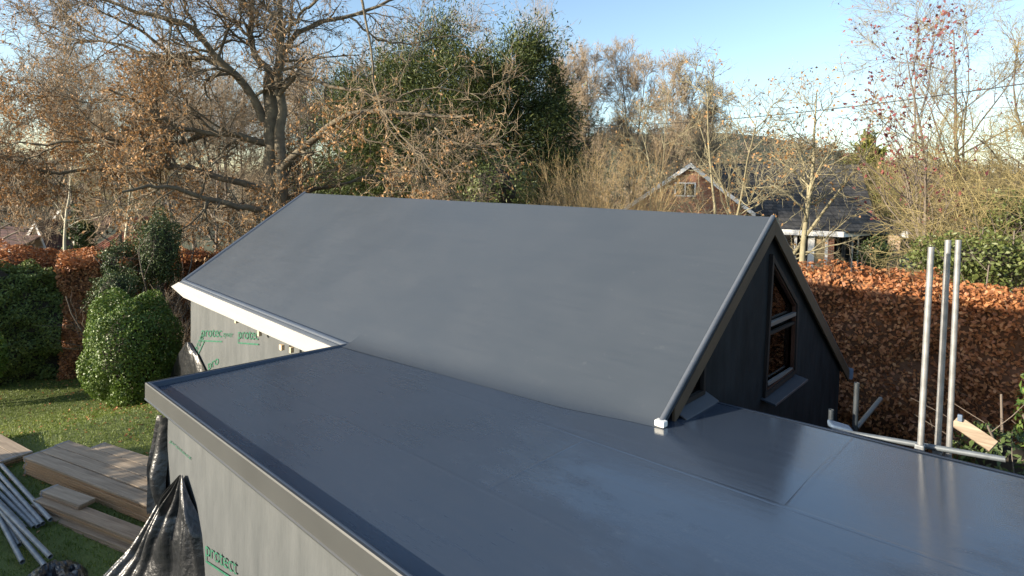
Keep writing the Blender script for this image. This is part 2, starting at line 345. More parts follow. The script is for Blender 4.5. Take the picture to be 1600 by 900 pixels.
def sprays(g, rng, C, rad_, per, L, Wd, ctr):
    n = len(C); idx = np.repeat(np.arange(n), per); m = len(idx); out = C-ctr; out[:, 2] *= .25; out = unit(out)[idx]
    d = unit(rng.normal(size=(m, 3))); P = C[idx]+(d*[.75, .75, .6]+out*rng.uniform(-.6, 1.3, m)[:, None])*(rad_*rng.uniform(.2, 1.25, m))[:, None]
    D = unit(out+rng.normal(size=(m, 3))*.55+[0, 0, -.15]); g.leaves(P, D, unit(rng.normal(size=(m, 3))*.6+[0, 0, 1.]), L*rng.uniform(.6, 1.4, m), Wd*rng.uniform(.7, 1.3, m), np.clip(rng.beta(1.5, 2.5, m), 0, 1))
def sample(P, R, rng, n, t0=.3):
    N, K, _ = P.shape; i = rng.integers(0, N, n); t = rng.uniform(t0, 1, n)*(K-1); k = np.minimum(t.astype(int), K-2); f = (t-k)[:, None]
    return P[i, k]*(1-f)+P[i, k+1]*f

# ------------------------------------------------------------------ ground
GZ = -2.9
HB = lambda P: None
def smooth(a, b, x): t = np.clip((x-a)/(b-a), 0, 1); return t*t*(3-2*t)
def terrain(x, y):
    dx, dy = x-CAM[0], y-CAM[1]; d = np.hypot(dx, dy)
    f = dx*_fw[0]+dy*_fw[1]; r = dx*_rt[0]+dy*_rt[1]; b = np.arctan2(r, f)          # bearing
    left = smooth(.1, -.5, b)
    z = GZ - 1.0*smooth(-10.6, -16.5, x)*smooth(30, 12, np.abs(y)) - 3.8*left*smooth(20, 55, d) + .4*smooth(18, 30, d)*(1-left)
    hill = 14+4*np.sin(b*7+1) + 32*np.exp(-((b-.36)/.24)**2) + 10*np.exp(-((b-.12)/.1)**2)
    z = z + smooth(110, 420, d)*hill + np.sin(d*.02+b*9)*1.5*smooth(150, 300, d)
    return z
def make_ground():
    rr = np.concatenate([np.linspace(.5, 60, 40), np.geomspace(64, 1800, 40)]); th = np.linspace(0, 2*np.pi, 145)
    V = [(CAM[0], CAM[1], GZ-.02)]; F = []
    A, Bm = np.meshgrid(rr, th[:-1], indexing='ij'); X = CAM[0]+A*np.cos(Bm); Y = CAM[1]+A*np.sin(Bm)
    V += list(zip(X.ravel(), Y.ravel(), (terrain(X, Y)-.02).ravel())); n = 144
    F += [(0, 1+j, 1+(j+1) % n) for j in range(n)]
    F += [(1+i*n+j, 1+(i+1)*n+j, 1+(i+1)*n+(j+1) % n, 1+i*n+(j+1) % n) for i in range(len(rr)-1) for j in range(n)]
    tag(poly('ground', V, F, M['soil'], None, True), kind='structure')
    xs = np.linspace(-23, -3, 50); ys = np.linspace(-7, 3.2, 30)
    X, Y = np.meshgrid(xs, ys, indexing='ij'); rng = np.random.default_rng(3); lf = lumps(rng, 10, .9)
    Z = terrain(X, Y)+.03*lf(np.stack([X.ravel(), Y.ravel(), X.ravel()*0], 1)).reshape(X.shape)+.04
    tag(grid('lawn', np.stack([X, Y, Z], -1), M['lawn']), kind='structure')
    n = 70000; x = rng.uniform(-21, -4.8, n); y = rng.uniform(-4.6, 3, n); z = terrain(x, y)+.03*lf(np.stack([x, y, x*0], 1))+.04
    g = Geo(); h = rng.uniform(.025, .065, n); C = np.stack([x, y, z+h*.45], 1)
    D = unit(np.stack([rng.normal(size=n)*.45, rng.normal(size=n)*.45, np.ones(n)], 1)); N = unit(rng.normal(size=(n, 3))*[1, 1, .2])
    pt = .5+.28*lumps(rng, 10, .8)(np.stack([x, y, x*0], 1))
    g.leaves(C, D, N, h, np.full(n, .014), np.clip(pt+rng.normal(size=n)*.15, 0, 1), .1)
    tag(g.obj('grass', M['grass']), 'short green winter grass on the lawn', 'grass', kind='stuff')
    n = 700; x = rng.uniform(-20, -7.5, n); y = np.where(rng.random(n) < .5, rng.normal(-.6, .7, n), rng.uniform(-3.5, 1.5, n)); g = Geo()
    leafcloud(g, rng, np.stack([x, y, terrain(x, y)+.08], 1), np.tile([0, 0, 1.], (n, 1)), .07, .05, .35)
    tag(g.obj('fallen_leaves', M['copper']), 'brown fallen leaves scattered over the lawn', 'leaves', kind='stuff')
make_ground()

# ------------------------------------------------------------------ garden building
RIDGE = (3.23, 1.894); SL = .706
UL, UR, UE, VA, VC = -12.62, 0.0, -5.02, -2.405, 1.555
pz = lambda v: RIDGE[1]-SL*np.abs(RIDGE[0]-v)
fz = lambda u, v: .041*u-.005-.0105*np.abs(v-.5)
VE, VB = .178, 7.2
bld = empty('garden_building', (-4, 2, GZ), 'garden room with a grey rubber pitched roof and flat roof front', 'building')
def roof_sheets():
    # pitched membrane, left of the flat roof: down to the eave
    us = np.linspace(UL, UE, 30); vs = np.linspace(VE, RIDGE[0], 22); rng = np.random.default_rng(1); lf = lumps(rng, 12, 1.4)
    w = lambda X, a: a*lf(X.reshape(-1, 3)*[.5, 1.2, 0]).reshape(X.shape[:-1])
    A, B = np.meshgrid(us, vs, indexing='ij'); X = np.stack([A, B, pz(B)], -1); X[..., 2] += w(X, .0015)
    us2 = np.linspace(UE, UR, 40); t = np.linspace(0, 1, 46)
    val = (RIDGE[0]*SL-RIDGE[1]+.041*us2-.005)/(SL)
    kk = (.03+.09*smooth(0, -1.2, us2))[:, None]; B2 = (val[:, None]-kk*1.5)*(1-t)+RIDGE[0]*t; A2 = np.repeat(us2[:, None], len(t), 1)
    a, b = pz(B2), fz(A2, B2); k = kk; h = np.maximum(k-np.abs(a-b), 0)/k
    Z = np.maximum(a, b)+h*h*k*.25+.002; X2 = np.stack([A2, B2, Z], -1); X2[..., 2] += w(X2, .0015)*(t > .25)
    V = np.concatenate([X.reshape(-1, 3), X2.reshape(-1, 3)]); F = []
    for (r, c, o) in ((30, 22, 0), (40, 46, 660)):
        F += [(o+i*c+j, o+(i+1)*c+j, o+(i+1)*c+j+1, o+i*c+j+1) for i in range(r-1) for j in range(c-1)]
    poly('pitched_roof', V, F, M['rubber'], bld, True)
    # rear slope
    prism('rear_roof', [(UL, RIDGE[0], RIDGE[1]), (UR, RIDGE[0], RIDGE[1]), (UR, VB, pz(VB)), (UL, VB, pz(VB))], (0, 0, -.06), M['rubber'], bld)
    # flat roof, gently uneven
    us = np.linspace(UE+.05, 6.5, 90); t = np.linspace(0, 1, 40); A = np.repeat(us[:, None], 40, 1); B = np.repeat(((VA+.05)*(1-t)+VC*t)[None], 90, 0)
    lf2 = lumps(np.random.default_rng(5), 16, 1.1); Z = fz(A, B); X = np.stack([A, B, Z], -1); X[..., 2] += .0028*lf2(X.reshape(-1, 3)*[1, 1, 0]).reshape(A.shape)
    fl = grid('flat_roof', X, M['flat'], bld)
    # lap seams of the flat sheet, 2 mm proud
    def seam(p, q, wd=.06):
        p = np.array(p); q = np.array(q); n = np.array([-(q-p)[1], (q-p)[0]]); n = n/np.linalg.norm(n)*wd/2
        tt = np.linspace(0, 1, 14); rows = []
        for s, dz in ((-1, .0003), (-.85, .0007), (.85, .0007), (1, .0003)):
            P = p*(1-tt[:, None])+q*tt[:, None]+n*s; z = fz(P[:, 0], P[:, 1])+.0028*lf2(np.stack([P[:, 0], P[:, 1], P[:, 0]*0], 1))+dz
            rows.append(np.stack([P[:, 0], P[:, 1], z], 1))
        grid('lap_seam', np.stack(rows), M['flat'], bld)
    F_ = lambda x, y: onplane(x, y, (-.041, .005, 1), -.005)
    v1, v2 = F_(1120, 754)[1], F_(527, 648)[1]
    seam((UE+.08, v1), (6.4, v1), .05); seam((UE+.08, v2), (6.4, v2), .05)
    for x, y in ((1250, 768),):
        u0 = F_(x, y)[0]; seam((u0, v1+.03), (u0+.01, VC-.03), .045)
    for x, y in ((840, 720),):
        u0 = F_(x, y)[0]; seam((u0, v2+.03), (u0+.01, v1-.03), .045)
    # kerbs: raised edges with a rounded top
    def kerb(name, p, q, inner, wd, ht, m, n=12):
        p, q, inner = (np.array(x, float) for x in (p, q, inner)); prof = [(0, -.05), (0, ht*.55), (wd*.12, ht*.88), (wd*.35, ht), (wd*.65, ht*.97), (wd*.88, ht*.8), (wd, ht*.35), (wd*1.25, -.02)]
        tt = np.linspace(0, 1, n); X = np.stack([p*(1-tt[:, None])+q*tt[:, None]+inner*a+np.array([0, 0, b]) for a, b in prof], 1)
        grid(name, X, m, bld)
    zA = lambda u: .041*u+.024
    kerb('roof_kerb', (UE-.02, VA, zA(UE)-.055), (6.5, VA, zA(6.5)-.055), (0, 1, 0), .06, .055, M['rubber_trim'], 30)
    kerb('roof_kerb', (UE-.021, VA+.01, zA(UE)-.058), (UE-.021, VE+.02, zA(UE)-.075), (1, 0, 0), .06, .058, M['rubber_trim'])
    kerb('roof_kerb', (UL+.02, VE, pz(VE)), (UE+.1, VE, pz(VE)), (0, .8, .6), .07, .035, M['rubber_trim'], 20)
    kerb('roof_kerb', (UL, VE, pz(VE)-.002), (UL, RIDGE[0]+.02, pz(RIDGE[0])-.002), (1, 0, 0), .12, .05, M['rubber_trim'])
    # front fascia trim of the flat roof with a folded drip
    n = 30; tt = np.linspace(0, 1, n); u = UE-.025+(6.5-UE)*tt
    prof = [(.03, -.004), (-.006, .002), (-.012, -.01), (-.012, -.178), (-.022, -.186), (-.02, -.196), (.03, -.19)]
    X = np.stack([np.stack([u, VA+a+0*u, zA(u)+b], 1) for a, b in prof], 1); grid('fascia_trim', X, M['metal_trim'], bld, False)
    # folded end of that trim round the corner
    prism('fascia_trim', [(UE-.034, VA-.012, zA(UE)), (UE-.034, VE+.1, zA(UE)-.02), (UE-.034, VE+.1, zA(UE)-.2), (UE-.034, VA-.012, zA(UE)-.19)], (.009, 0, 0), M['metal_trim'], bld)
    # far edge of the flat roof
    box('edge_trim', (UR-.06, VC-.002, -.16), (6.5, VC+.012, -.10), M['metal_trim'], bld) if False else None
    n = 20; u = np.linspace(UR-.07, 6.5, n)
    prof = [(-.03, .006), (.004, .008), (.01, -.004), (.01, -.12)]
    grid('edge_trim', np.stack([np.stack([u, VC+a+0*u, fz(u, VC)+b], 1) for a, b in prof], 1), M['rubber_trim'], bld)
M['flat'] = rubber('grey rubber flat roof sheet', (.028, .04, .061), (.041, .054, .075), .3, ((4.9, -1.3, 2.9), 2.4))
roof_sheets()
def walls():
    b = bld
    # front wall under the flat roof, slightly billowing membrane
    def sheet(name, u0, u1, v, z0, z1, m, n=50, k=24, amp=.012, seed=0, axis='u'):
        lf = lumps(np.random.default_rng(seed), 14, 2.2); A, B = np.meshgrid(np.linspace(u0, u1, n), np.linspace(0, 1, k), indexing='ij')
        Z = z0*(1-B)+(z1(A) if callable(z1) else z1)*B
        Y = v+amp*lf(np.stack([A.ravel()*1.3, Z.ravel()*.6, 0*A.ravel()], 1)).reshape(A.shape)
        X = np.stack([A, Y, Z], -1) if axis == 'u' else np.stack([Y, A, Z], -1)
        return grid(name, X, m, b)
    sheet('front_wall', -4.64, 6.4, VA+.085, GZ, lambda u: .041*u-.16, M['membrane'], 70, 20, .0035, 2)
    sheet('side_wall', VA+.1, .3, -4.62, GZ, -.36, M['membrane'], 20, 12, .006, 3, 'v')
    sheet('eave_wall', -12.33, -4.7, .3, GZ, -.3, M['membrane'], 50, 20, .004, 4)
    sheet('left_gable_wall', .3, 6.9, -12.32, GZ, lambda v: np.minimum(pz(v)-.12, 9), M['membrane'], 30, 20, .006, 6, 'v')
    sheet('rear_wall', -12.3, -.1, 6.9, GZ, pz(6.9)-.07, M['membrane_dark'], 20, 10, .01, 8)
    sheet('flat_roof_rear_wall', -.1, 6.4, VC-.05, GZ, -.1, M['membrane_dark'], 20, 10, .01, 8)
    nb, kb = 150, 110; A, B = np.meshgrid(np.linspace(.5, 6.87, nb), np.linspace(0, 1, kb), indexing='ij'); Z = GZ*(1-B)+(pz(A)-.05)*B
    lf = lumps(np.random.default_rng(7), 14, 2.2); X = np.stack([-.08+.008*lf(np.stack([A.ravel()*1.3, Z.ravel()*.6, 0*A.ravel()], 1)).reshape(A.shape), A, Z], -1)
    inw = lambda v, z: (3.33 < v < 4.36 and -.33 < z < 1.36-(v-3.33)*.69) or (.98 < v < 1.47 and .08 < z < .06+(v-.95)*.66)
    F = [(i*kb+j, i*kb+j+1, (i+1)*kb+j+1, (i+1)*kb+j) for i in range(nb-1) for j in range(kb-1) if not inw(A[i:i+2, j:j+2].mean(), Z[i:i+2, j:j+2].mean())]
    poly('gable_wall', X.reshape(-1, 3), F, M['membrane_dark'], b, True)
    # eave: drip trim, white fascia, soffit, rafter feet
    box('drip_trim', (UL-.01, VE-.02, pz(VE)-.1), (UE-.04, VE-.002, pz(VE)+.01), M['rubber_trim'], b)
    z0 = pz(VE)
    prism('fascia_board', [(UL-.05, VE-.045, z0-.015), (UE-.045, VE-.045, z0-.045), (UE-.045, VE-.045, z0-.3), (UL+.3, VE-.045, z0-.33), (UL-.62, VE-.045, z0-.2)], (0, .024, 0), M['white_wood'], b)
    box('soffit', (UL+.02, VE-.018, z0-.30), (UE-.06, .29, z0-.275), M['white_wood'], b)
    for i, (px, py) in enumerate(((333, 482), (350, 489), (370, 502), (406, 522), (441, 544), (456, 548))):
        P = onplane(px, py, (0, 1, 0), .17)
        w_ = (.03, .03, .05, .05, .06, .04)[i]
        box('rafter_foot', (P[0]-w_, .14, P[2]-.035), (P[0]+w_*.5, .2, P[2]+.06), M['pale_wood'] if i > 1 else M['white_wood'], b, .004)
    # verge on the gable side: rolled trim, barge boards, underside
    ca = 1/math.hypot(1, SL)
    vb0 = (RIDGE[0]*SL-RIDGE[1])/SL+.0
    def roll(p, q, r, name, m):
        g = Geo(); tt = np.linspace(0, 1, 12)[:, None]; P = (np.array(p)*(1-tt)+np.array(q)*tt)[None]; g.tubes(P, np.full((1, 12), r), 10); return g.obj(name, m, b)
    roll((-.035, vb0+.0, .03), (-.035, RIDGE[0], RIDGE[1]+.01), .026, 'verge_trim', M['steel_roll'])
    roll((-.035, RIDGE[0], RIDGE[1]+.01), (-.035, VB, pz(VB)+.01), .026, 'verge_trim', M['steel_roll'])
    for s, v1 in ((-1, vb0+.2), (1, VB)):
        d = np.array([0, v1-RIDGE[0], pz(v1)-RIDGE[1]])
        P = np.array([-.03, RIDGE[0], RIDGE[1]-.02]); Q = P+d
        prism('barge_board', [P, Q, Q+[0, 0, -.19 if s > 0 else -.16], P+[0, 0, -.2]], (.032, 0, 0), M['barge'], b, .004)
    poly('verge_end', [(-.07, VB-.02, pz(VB)-.14), (.05, VB-.02, pz(VB)-.16), (.05, VB+.03, pz(VB)+.03), (-.07, VB+.03, pz(VB)+.03), (-.07, VB+.05, pz(VB)-.12), (.05, VB+.05, pz(VB)-.14), (.05, VB+.06, pz(VB)+.01), (-.07, VB+.06, pz(VB)+.01)], BOXF, M['blue_grey'], b)
    # cap on the foot of the verge trim
    c = obox('verge_cap', (-.03, vb0-.005, .028), (.05, 0, 0), (0, .04, 0), (0, 0, .028), M['white_clip'], b, .012)
walls()
def gable_windows():
    b = bld; U0 = -.07
    on = lambda px, py: onplane(px, py, (1, 0, 0), U0)
    def ring(name, outer, inner, d, m, parent):
        """frame between two loops, d deep"""
        n = len(outer); o = [np.array(p) for p in outer]; i = [np.array(p) for p in inner]; e = np.array([d, 0, 0])
        V = o+i+[p+e for p in o]+[p+e for p in i]; F = []
        for k in range(n):
            l = (k+1) % n
            F += [(k, l, n+l, n+k), (2*n+k, 3*n+k, 3*n+l, 2*n+l), (k, 2*n+k, 2*n+l, l), (n+k, n+l, 3*n+l, 3*n+k)]
        return poly(name, V, F, m, parent)
    o = [(0, 3.30, 1.42), (0, 4.40, .66), (0, 4.42, -.36), (0, 3.22, -.42)]
    def shift(P, u): return [np.array([u, p[1], p[2]]) for p in P]
    def inset(P, d):
        P = [np.array(p) for p in P]; c = sum(P)/len(P); n = len(P); L = []
        for k in range(n):
            a, q = P[k][1:], P[(k+1) % n][1:]; t = (q-a)/np.linalg.norm(q-a); nn = np.array([t[1], -t[0]])
            if nn@(c[1:]-a) < 0: nn = -nn
            L.append((a+nn*d, t))
        R = []
        for k in range(n):
            (p, t), (q, s) = L[k-1], L[k]; x = np.linalg.solve(np.array([t, -s]).T, q-p); R.append(np.array([0, *(p+t*x[0])]))
        return R
    w = ring('window', shift(o, -.085), shift(inset(o, .06), -.085), .05, M['frame_dark'], b)
    i1 = inset(o, .06)
    ring('window_lining', shift(i1, -.10), shift(inset(i1, .022), -.10), .045, M['frame_red'], w)
    i2 = inset(i1, .018)
    prism('pane', shift(i2, -.13), (.012, 0, 0), M['clear_glass'], w); prism('inner_board', shift(inset(o, .03), -.3), (.012, 0, 0), M['osb'], w)
    y0, y1 = 3.36, 4.34
    obox('rail', (-.075, (y0+y1)/2, .50), (.025, 0, 0), (0, (y1-y0)/2, 0), (0, 0, .026), M['transom'], w, .005)
    obox('rail', (-.082, (y0+y1)/2, .375), (.02, 0, 0), (0, (y1-y0)/2, 0), (0, 0, .02), M['frame_dark'], w, .005)
    obox('rail', (-.078, (y0+y1)/2, -.285), (.02, 0, 0), (0, (y1-y0)/2-.02, 0), (0, 0, .022), M['transom'], w, .005)
    poly('window_sill', [(-.1, 3.18, -.415), (.11, 3.18, -.45), (.11, 4.46, -.42), (-.1, 4.46, -.385), (-.1, 3.18, -.44), (.11, 3.18, -.48), (.11, 4.46, -.45), (-.1, 4.46, -.41)], BOXF, M['sill'], b, bevel=.006)
    # low three cornered window beside the verge
    t = [(0, .95, .06), (0, 1.5, .06), (0, 1.5, .46)]
    w2 = ring('window', shift(t, -.085), shift(inset(t, .05), -.085), .04, M['frame_dark'], b)
    prism('pane', shift(inset(t, .045), -.1), (.012, 0, 0), M['clear_glass'], w2); prism('inner_board', shift(inset(t, .02), -.26), (.012, 0, 0), M['osb'], w2)
    poly('window_sill', [(-.1, .86, .075), (.07, .86, .0), (.07, 1.58, .0), (-.1, 1.58, .075), (-.1, .86, .04), (.07, .86, -.012), (.07, 1.58, -.012), (-.1, 1.58, .04)], BOXF, M['sill'], b, bevel=.004)
gable_windows()
def text(body, p0, p1, d_in, ht, v, shear=.0, parent=bld, under=True, m=None, hscale=1.):
    """printed word on a wall plane v, from pixel-free points p0 to p1 (u,z)"""
    cu = bpy.data.curves.new('print', 'FONT'); cu.body = body; cu.shear = shear; cu.extrude = 0; cu.size = 1; cu.offset = .0
    tmp = bpy.data.objects.new('print', cu); COL.objects.link(tmp); bpy.context.view_layer.update()
    me = bpy.data.meshes.new_from_object(tmp.evaluated_get(bpy.context.evaluated_depsgraph_get()))
    bpy.data.objects.remove(tmp); bpy.data.curves.remove(cu)
    n = len(me.vertices); V = np.zeros(n*3, np.float32); me.vertices.foreach_get('co', V); V = V.reshape(-1, 3)
    w = V[:, 0].max()-V[:, 0].min(); V[:, 0] -= V[:, 0].min()
    faces = [tuple(p.vertices) for p in me.polygons]
    p0, p1 = np.array(p0), np.array(p1); ex = (p1-p0)/np.linalg.norm(p1-p0); ey = np.array([-ex[1], ex[0]]); Lw = np.linalg.norm(p1-p0)
    q = p0[None]+ex[None]*(V[:, :1]/w*Lw)+ey[None]*(V[:, 1:2]*ht)
    P = np.stack([q[:, 0], np.full(n, v), q[:, 1]], 1); off = np.array(parent.location)
    if under:
        a = p0-ey*ht*.24; c = p0+ex*Lw*.98-ey*ht*.24
        k = len(P); U = [a, c, c-ey*ht*.1, a-ey*ht*.1]
        P = np.concatenate([P, [[u[0], v, u[1]] for u in U]]); faces.append((k, k+1, k+2, k+3))
    me2 = bpy.data.meshes.new('print'); me2.from_pydata([tuple(x-off) for x in P], [], faces); me2.update(); bpy.data.meshes.remove(me)
    o = link('print', me2, m or M['green_print'], parent); return o
def prints():
    vN = VA+.085-.013; vR = .3-.014
    f = lambda px, py, v: onplane(px, py, (0, 1, 0), v)[[0, 2]]
    text('protect', f(320.5, 867, vN), f(370, 899, vN), 0, .2, vN, .15)
    text('protect', f(264, 690, vN), f(299, 720, vN), 0, .055, vN, .3, under=False)
    text('protec', f(314, 526, vR), f(347, 527, vR), 0, .32, vR, .2)
    text('zyver', f(348, 526, vR), f(364, 527, vR), 0, .17, vR, .2, under=False)
    text('protec', f(371, 529, vR), f(404, 531, vR), 0, .30, vR, .2)
    text('prote', f(306, 553, vR), f(318, 527, vR), 0, .3, vR, .1)
    text('pro', f(325, 578, vR), f(342, 568, vR), 0, .28, vR, .1, under=False)
prints()

# ------------------------------------------------------------------ black plastic sheets
def px3(lst): return [at(*p) for p in lst]
def resample(P, n):
    P = np.array(P, float); s = np.concatenate([[0], np.cumsum(np.linalg.norm(np.diff(P, axis=0), axis=1))]); t = np.linspace(0, s[-1], n)
    return np.stack([np.interp(t, s, P[:, k]) for k in range(3)], 1)
def drape(name, Lp, Rp, folds, amp, label, seed, rows=40, cols=70, bow=0., nrm=(.15, -1, .1), irr=1.):
    Lq, Rq = resample(Lp, rows), resample(Rp, rows); rng = np.random.default_rng(seed); s = np.linspace(0, 1, cols); nv = np.array(nrm)/np.linalg.norm(nrm)
    ph = rng.uniform(0, 6, 5); lf = lumps(rng, 12, 3.)
    X = Lq[:, None]*(1-s)[None, :, None]+Rq[:, None]*s[None, :, None]
    wd = np.linalg.norm(Rq-Lq, axis=1); t = np.linspace(0, 1, rows)
    warp = s+.05*np.sin(s*7+ph[0])
    prof = np.abs(np.sin(np.pi*folds*warp+ph[1]))**.7-.5+.35*np.sin(np.pi*folds*1.7*warp+ph[2])
    dsp = (prof[None]*(1+.9*irr*lumps(rng, 12, 2.)(X.reshape(-1, 3)*1.2).reshape(X.shape[:2])))*(amp*np.minimum(wd, 1.0)**.8)[:, None]*(.6+.4*np.cos(3*t+ph[3]))[:, None]+bow*np.sin(np.pi*s)[None]*wd[:, None]
    dsp = dsp+.09*irr*amp*10*lf(X.reshape(-1, 3)*1.8).reshape(X.shape[:2])*(wd[:, None]*.35)
    X = X+dsp[..., None]*nv
    o = grid(name, X, M['black_plastic']); return tag(o, label, 'plastic sheet')
WP = lambda x, y, d=.05: onplane(x, y, (0, 1, 0), VA+.085-d)
drape('plastic_sheet', [WP(281, 742), at(247, 782, 6.42), at(222, 820, 6.35), at(196, 862, 6.3), at(162, 902, 6.2), at(120, 960, 6.1)],
      [WP(285, 742), WP(299, 790), WP(309, 840), WP(313, 880), WP(315, 905), WP(318, 980)], 7, .12, 'glossy black plastic sheet gathered to a point on the front wall', 4, bow=.02)
drape('plastic_sheet', px3([(248, 648, 6.62), (240, 690, 6.62), (236, 737, 6.6), (237, 760, 6.58), (240, 800, 6.55)]),
      [WP(258, 652, .03), WP(258, 700, .03), WP(259, 752, .04), WP(259, 775, .05), WP(260, 800, .05)], 1.3, .16, 'narrow black plastic strip hanging down the wall corner', 9, cols=30)
WR = lambda x, y, d=.05: onplane(x, y, (0, 1, 0), .3-d)
drape('plastic_sheet', [WR(291, 534), WR(281, 550), WR(270, 575), WR(262, 600)], [WR(296, 535), WR(309, 555), WR(321, 580), WR(326, 600)], 4.2, .12, 'small black plastic sheet gathered at the far wall corner', 12, irr=.2)

# ------------------------------------------------------------------ scaffold boards
BL = np.array([0.93, 0.367]) ; BL /= np.linalg.norm(BL)
def stack_axes():
    a = onplane(36, 714, (0, 0, 1), -2.55)[:2]; b = onplane(225, 786, (0, 0, 1), -2.55)[:2]; d = (b-a)/np.linalg.norm(b-a)
    c = onplane(102, 687, (0, 0, 1), -2.55)[:2]; n = np.array([-d[1], d[0]]); n = n if n@(c-a) > 0 else -n
    return a, d, n
SA, SD, SN = stack_axes()
BM = {}
def board(L, mk, W_=.225, T_=.038):
    key = (round(L, 2), mk)
    if key not in BM:
        bm = bmesh.new(); bmesh.ops.create_cube(bm, size=1); bmesh.ops.scale(bm, vec=(L, W_, T_), verts=bm.verts); bmesh.ops.translate(bm, vec=(L/2, 0, 0), verts=bm.verts)
        bmesh.ops.bevel(bm, geom=list(bm.edges), offset=.005, segments=1, affect='EDGES')
        me = bpy.data.meshes.new('scaffold_board'); bm.to_mesh(me); bm.free(); me.materials.append(M[mk])
        bm = bmesh.new(); bmesh.ops.create_cube(bm, size=1); bmesh.ops.scale(bm, vec=(.03, W_+.003, T_+.003), verts=bm.verts); bmesh.ops.translate(bm, vec=(.045, 0, 0), verts=bm.verts)
        m2 = bpy.data.meshes.new('end_band'); bm.to_mesh(m2); bm.free(); m2.materials.append(M['galv_old']); BM[key] = (me, m2)
    return BM[key]
def put_board(p, z, ang, L, mk, label, group, tilt=0, band=True):
    me, m2 = board(L, mk); o = link('scaffold_board', me); o.location = (p[0], p[1], z); o.rotation_euler = (0, tilt, ang)
    tag(o, label, 'scaffold board', group)
    if band: link('end_band', m2, None, o)
    return o
ANG = math.atan2(SD[1], SD[0])
ORD = ['first', 'second', 'third', 'fourth', 'fifth', 'sixth', 'seventh', 'eighth', 'ninth']
def boards():
    r = random.Random(4)
    ztop = -2.55; nl = 7
    for k in range(nl):
        for c in range(4):
            jit = r.uniform(-.06, .06); off = [0.0, .03, -.02, .62][c] if k == 0 else r.uniform(-.05, .12)+(.55 if c == 3 else 0)
            p = SA+SN*(.115+.238*c+r.uniform(-.004, .004)*(k > 0))+SD*(off+jit*.5)
            mk = ['board_b', 'board_a', 'board_c'][r.choice([0, 0, 1]) if k == 0 else r.choice([1, 2, 2])]
            side = ['nearest the tubes', 'second from the tubes', 'third from the tubes', 'farthest from the tubes'][c]
            lab = f'weathered board on top of the wide board stack, {side}' if k == 0 else f'board {side} in the {ORD[k]} layer from the top of the wide stack'
            put_board(p, ztop-.019-.041*k+(r.uniform(-.008, .006) if k == 0 else 0), ANG+r.uniform(-.006, .006), 3.9 if c < 3 else 3.3, mk, lab, 'boards in the wide stack')
    # lower pile in front
    a2 = onplane(64, 766, (0, 0, 1), -2.6)[:2]; b2 = onplane(150, 798, (0, 0, 1), -2.6)[:2]; d2 = (b2-a2)/np.linalg.norm(b2-a2); n2 = np.array([-d2[1], d2[0]]); an2 = math.atan2(d2[1], d2[0])
    for k in range(2):
        put_board(a2+n2*.1-d2*.02*k, -2.62-.041*k, an2, .95, 'board_b' if k == 0 else 'board_a', 'short offcut board on the low pile, topmost' if k == 0 else 'short offcut board on the low pile, second from the top', 'boards in the low pile')
    for k in range(6):
        j = r.uniform(-.1, .12)+(.08*k if k > 3 else 0)
        put_board(a2-n2*(.0+.006*k+(.05 if k > 2 else 0))+d2*(.06+j), -2.703-.041*k+.0, an2+r.uniform(-.008, .008), 3.0, r.choice(['board_a', 'board_c', 'board_a']), f'long board in the low pile beside the black sheet, {ORD[k]} from the top', 'boards in the low pile')
    # little stack at the left edge
    e = onplane(36, 712, (0, 0, 1), -2.68)[:2]; q = onplane(0, 692, (0, 0, 1), -2.68)[:2]; d3 = (q-e)/np.linalg.norm(q-e); an3 = math.atan2(d3[1], d3[0]); n3 = np.array([-d3[1], d3[0]])
    for k in range(3):
        for c in range(2):
            put_board(e+n3*(-.05+.23*c)+d3*(.05+.04*k), -2.70-.06*k, an3, 2.4, 'board_c' if k else 'board_b', ['tan', 'grey'][c]+f' board in the little stack at the left edge, {ORD[k]} from the top', 'boards in the little stack')
boards()
# ------------------------------------------------------------------ scaffold tubes
def tube_thing(a, b, r, label, cat='scaffold tube', name='scaffold_tube', m='galv', group=None):
    a, b = np.array(a), np.array(b); L = np.linalg.norm(b-a)
    bm = bmesh.new(); seg = 14
    ri = r-.006; rings = []
    for z, rr in ((0, ri), (0, r), (L, r), (L, ri)):
        rings.append([bm.verts.new((rr*math.cos(t*2*math.pi/seg), rr*math.sin(t*2*math.pi/seg), z)) for t in range(seg)])
    inner = [[bm.verts.new((ri*math.cos(t*2*math.pi/seg), ri*math.sin(t*2*math.pi/seg), z)) for t in range(seg)] for z in (.12, L-.12)]
    seqs = [inner[0], *rings, inner[1]]
    for s, t in zip(seqs[:-1], seqs[1:]):
        for k in range(seg):
            f = bm.faces.new((s[k], s[(k+1) % seg], t[(k+1) % seg], t[k])); f.smooth = True
    for ringv, fl in ((inner[0], True), (inner[1], False)):
        f = bm.faces.new(ringv[::-1] if fl else ringv); f.material_index = 1
    bmesh.ops.recalc_face_normals(bm, faces=bm.faces)
    for e in bm.edges:
        if len(e.link_faces) == 2 and e.calc_face_angle(0) > .7: e.smooth = False
    me = bpy.data.meshes.new(name); bm.to_mesh(me); bm.free(); me.materials.append(M[m]); me.materials.append(M['hollow'])
    o = link(name, me); o.location = a; o.rotation_euler = Vector(b-a).to_track_quat('Z', 'Y').to_euler(); tag(o, label, cat, group)
    return o
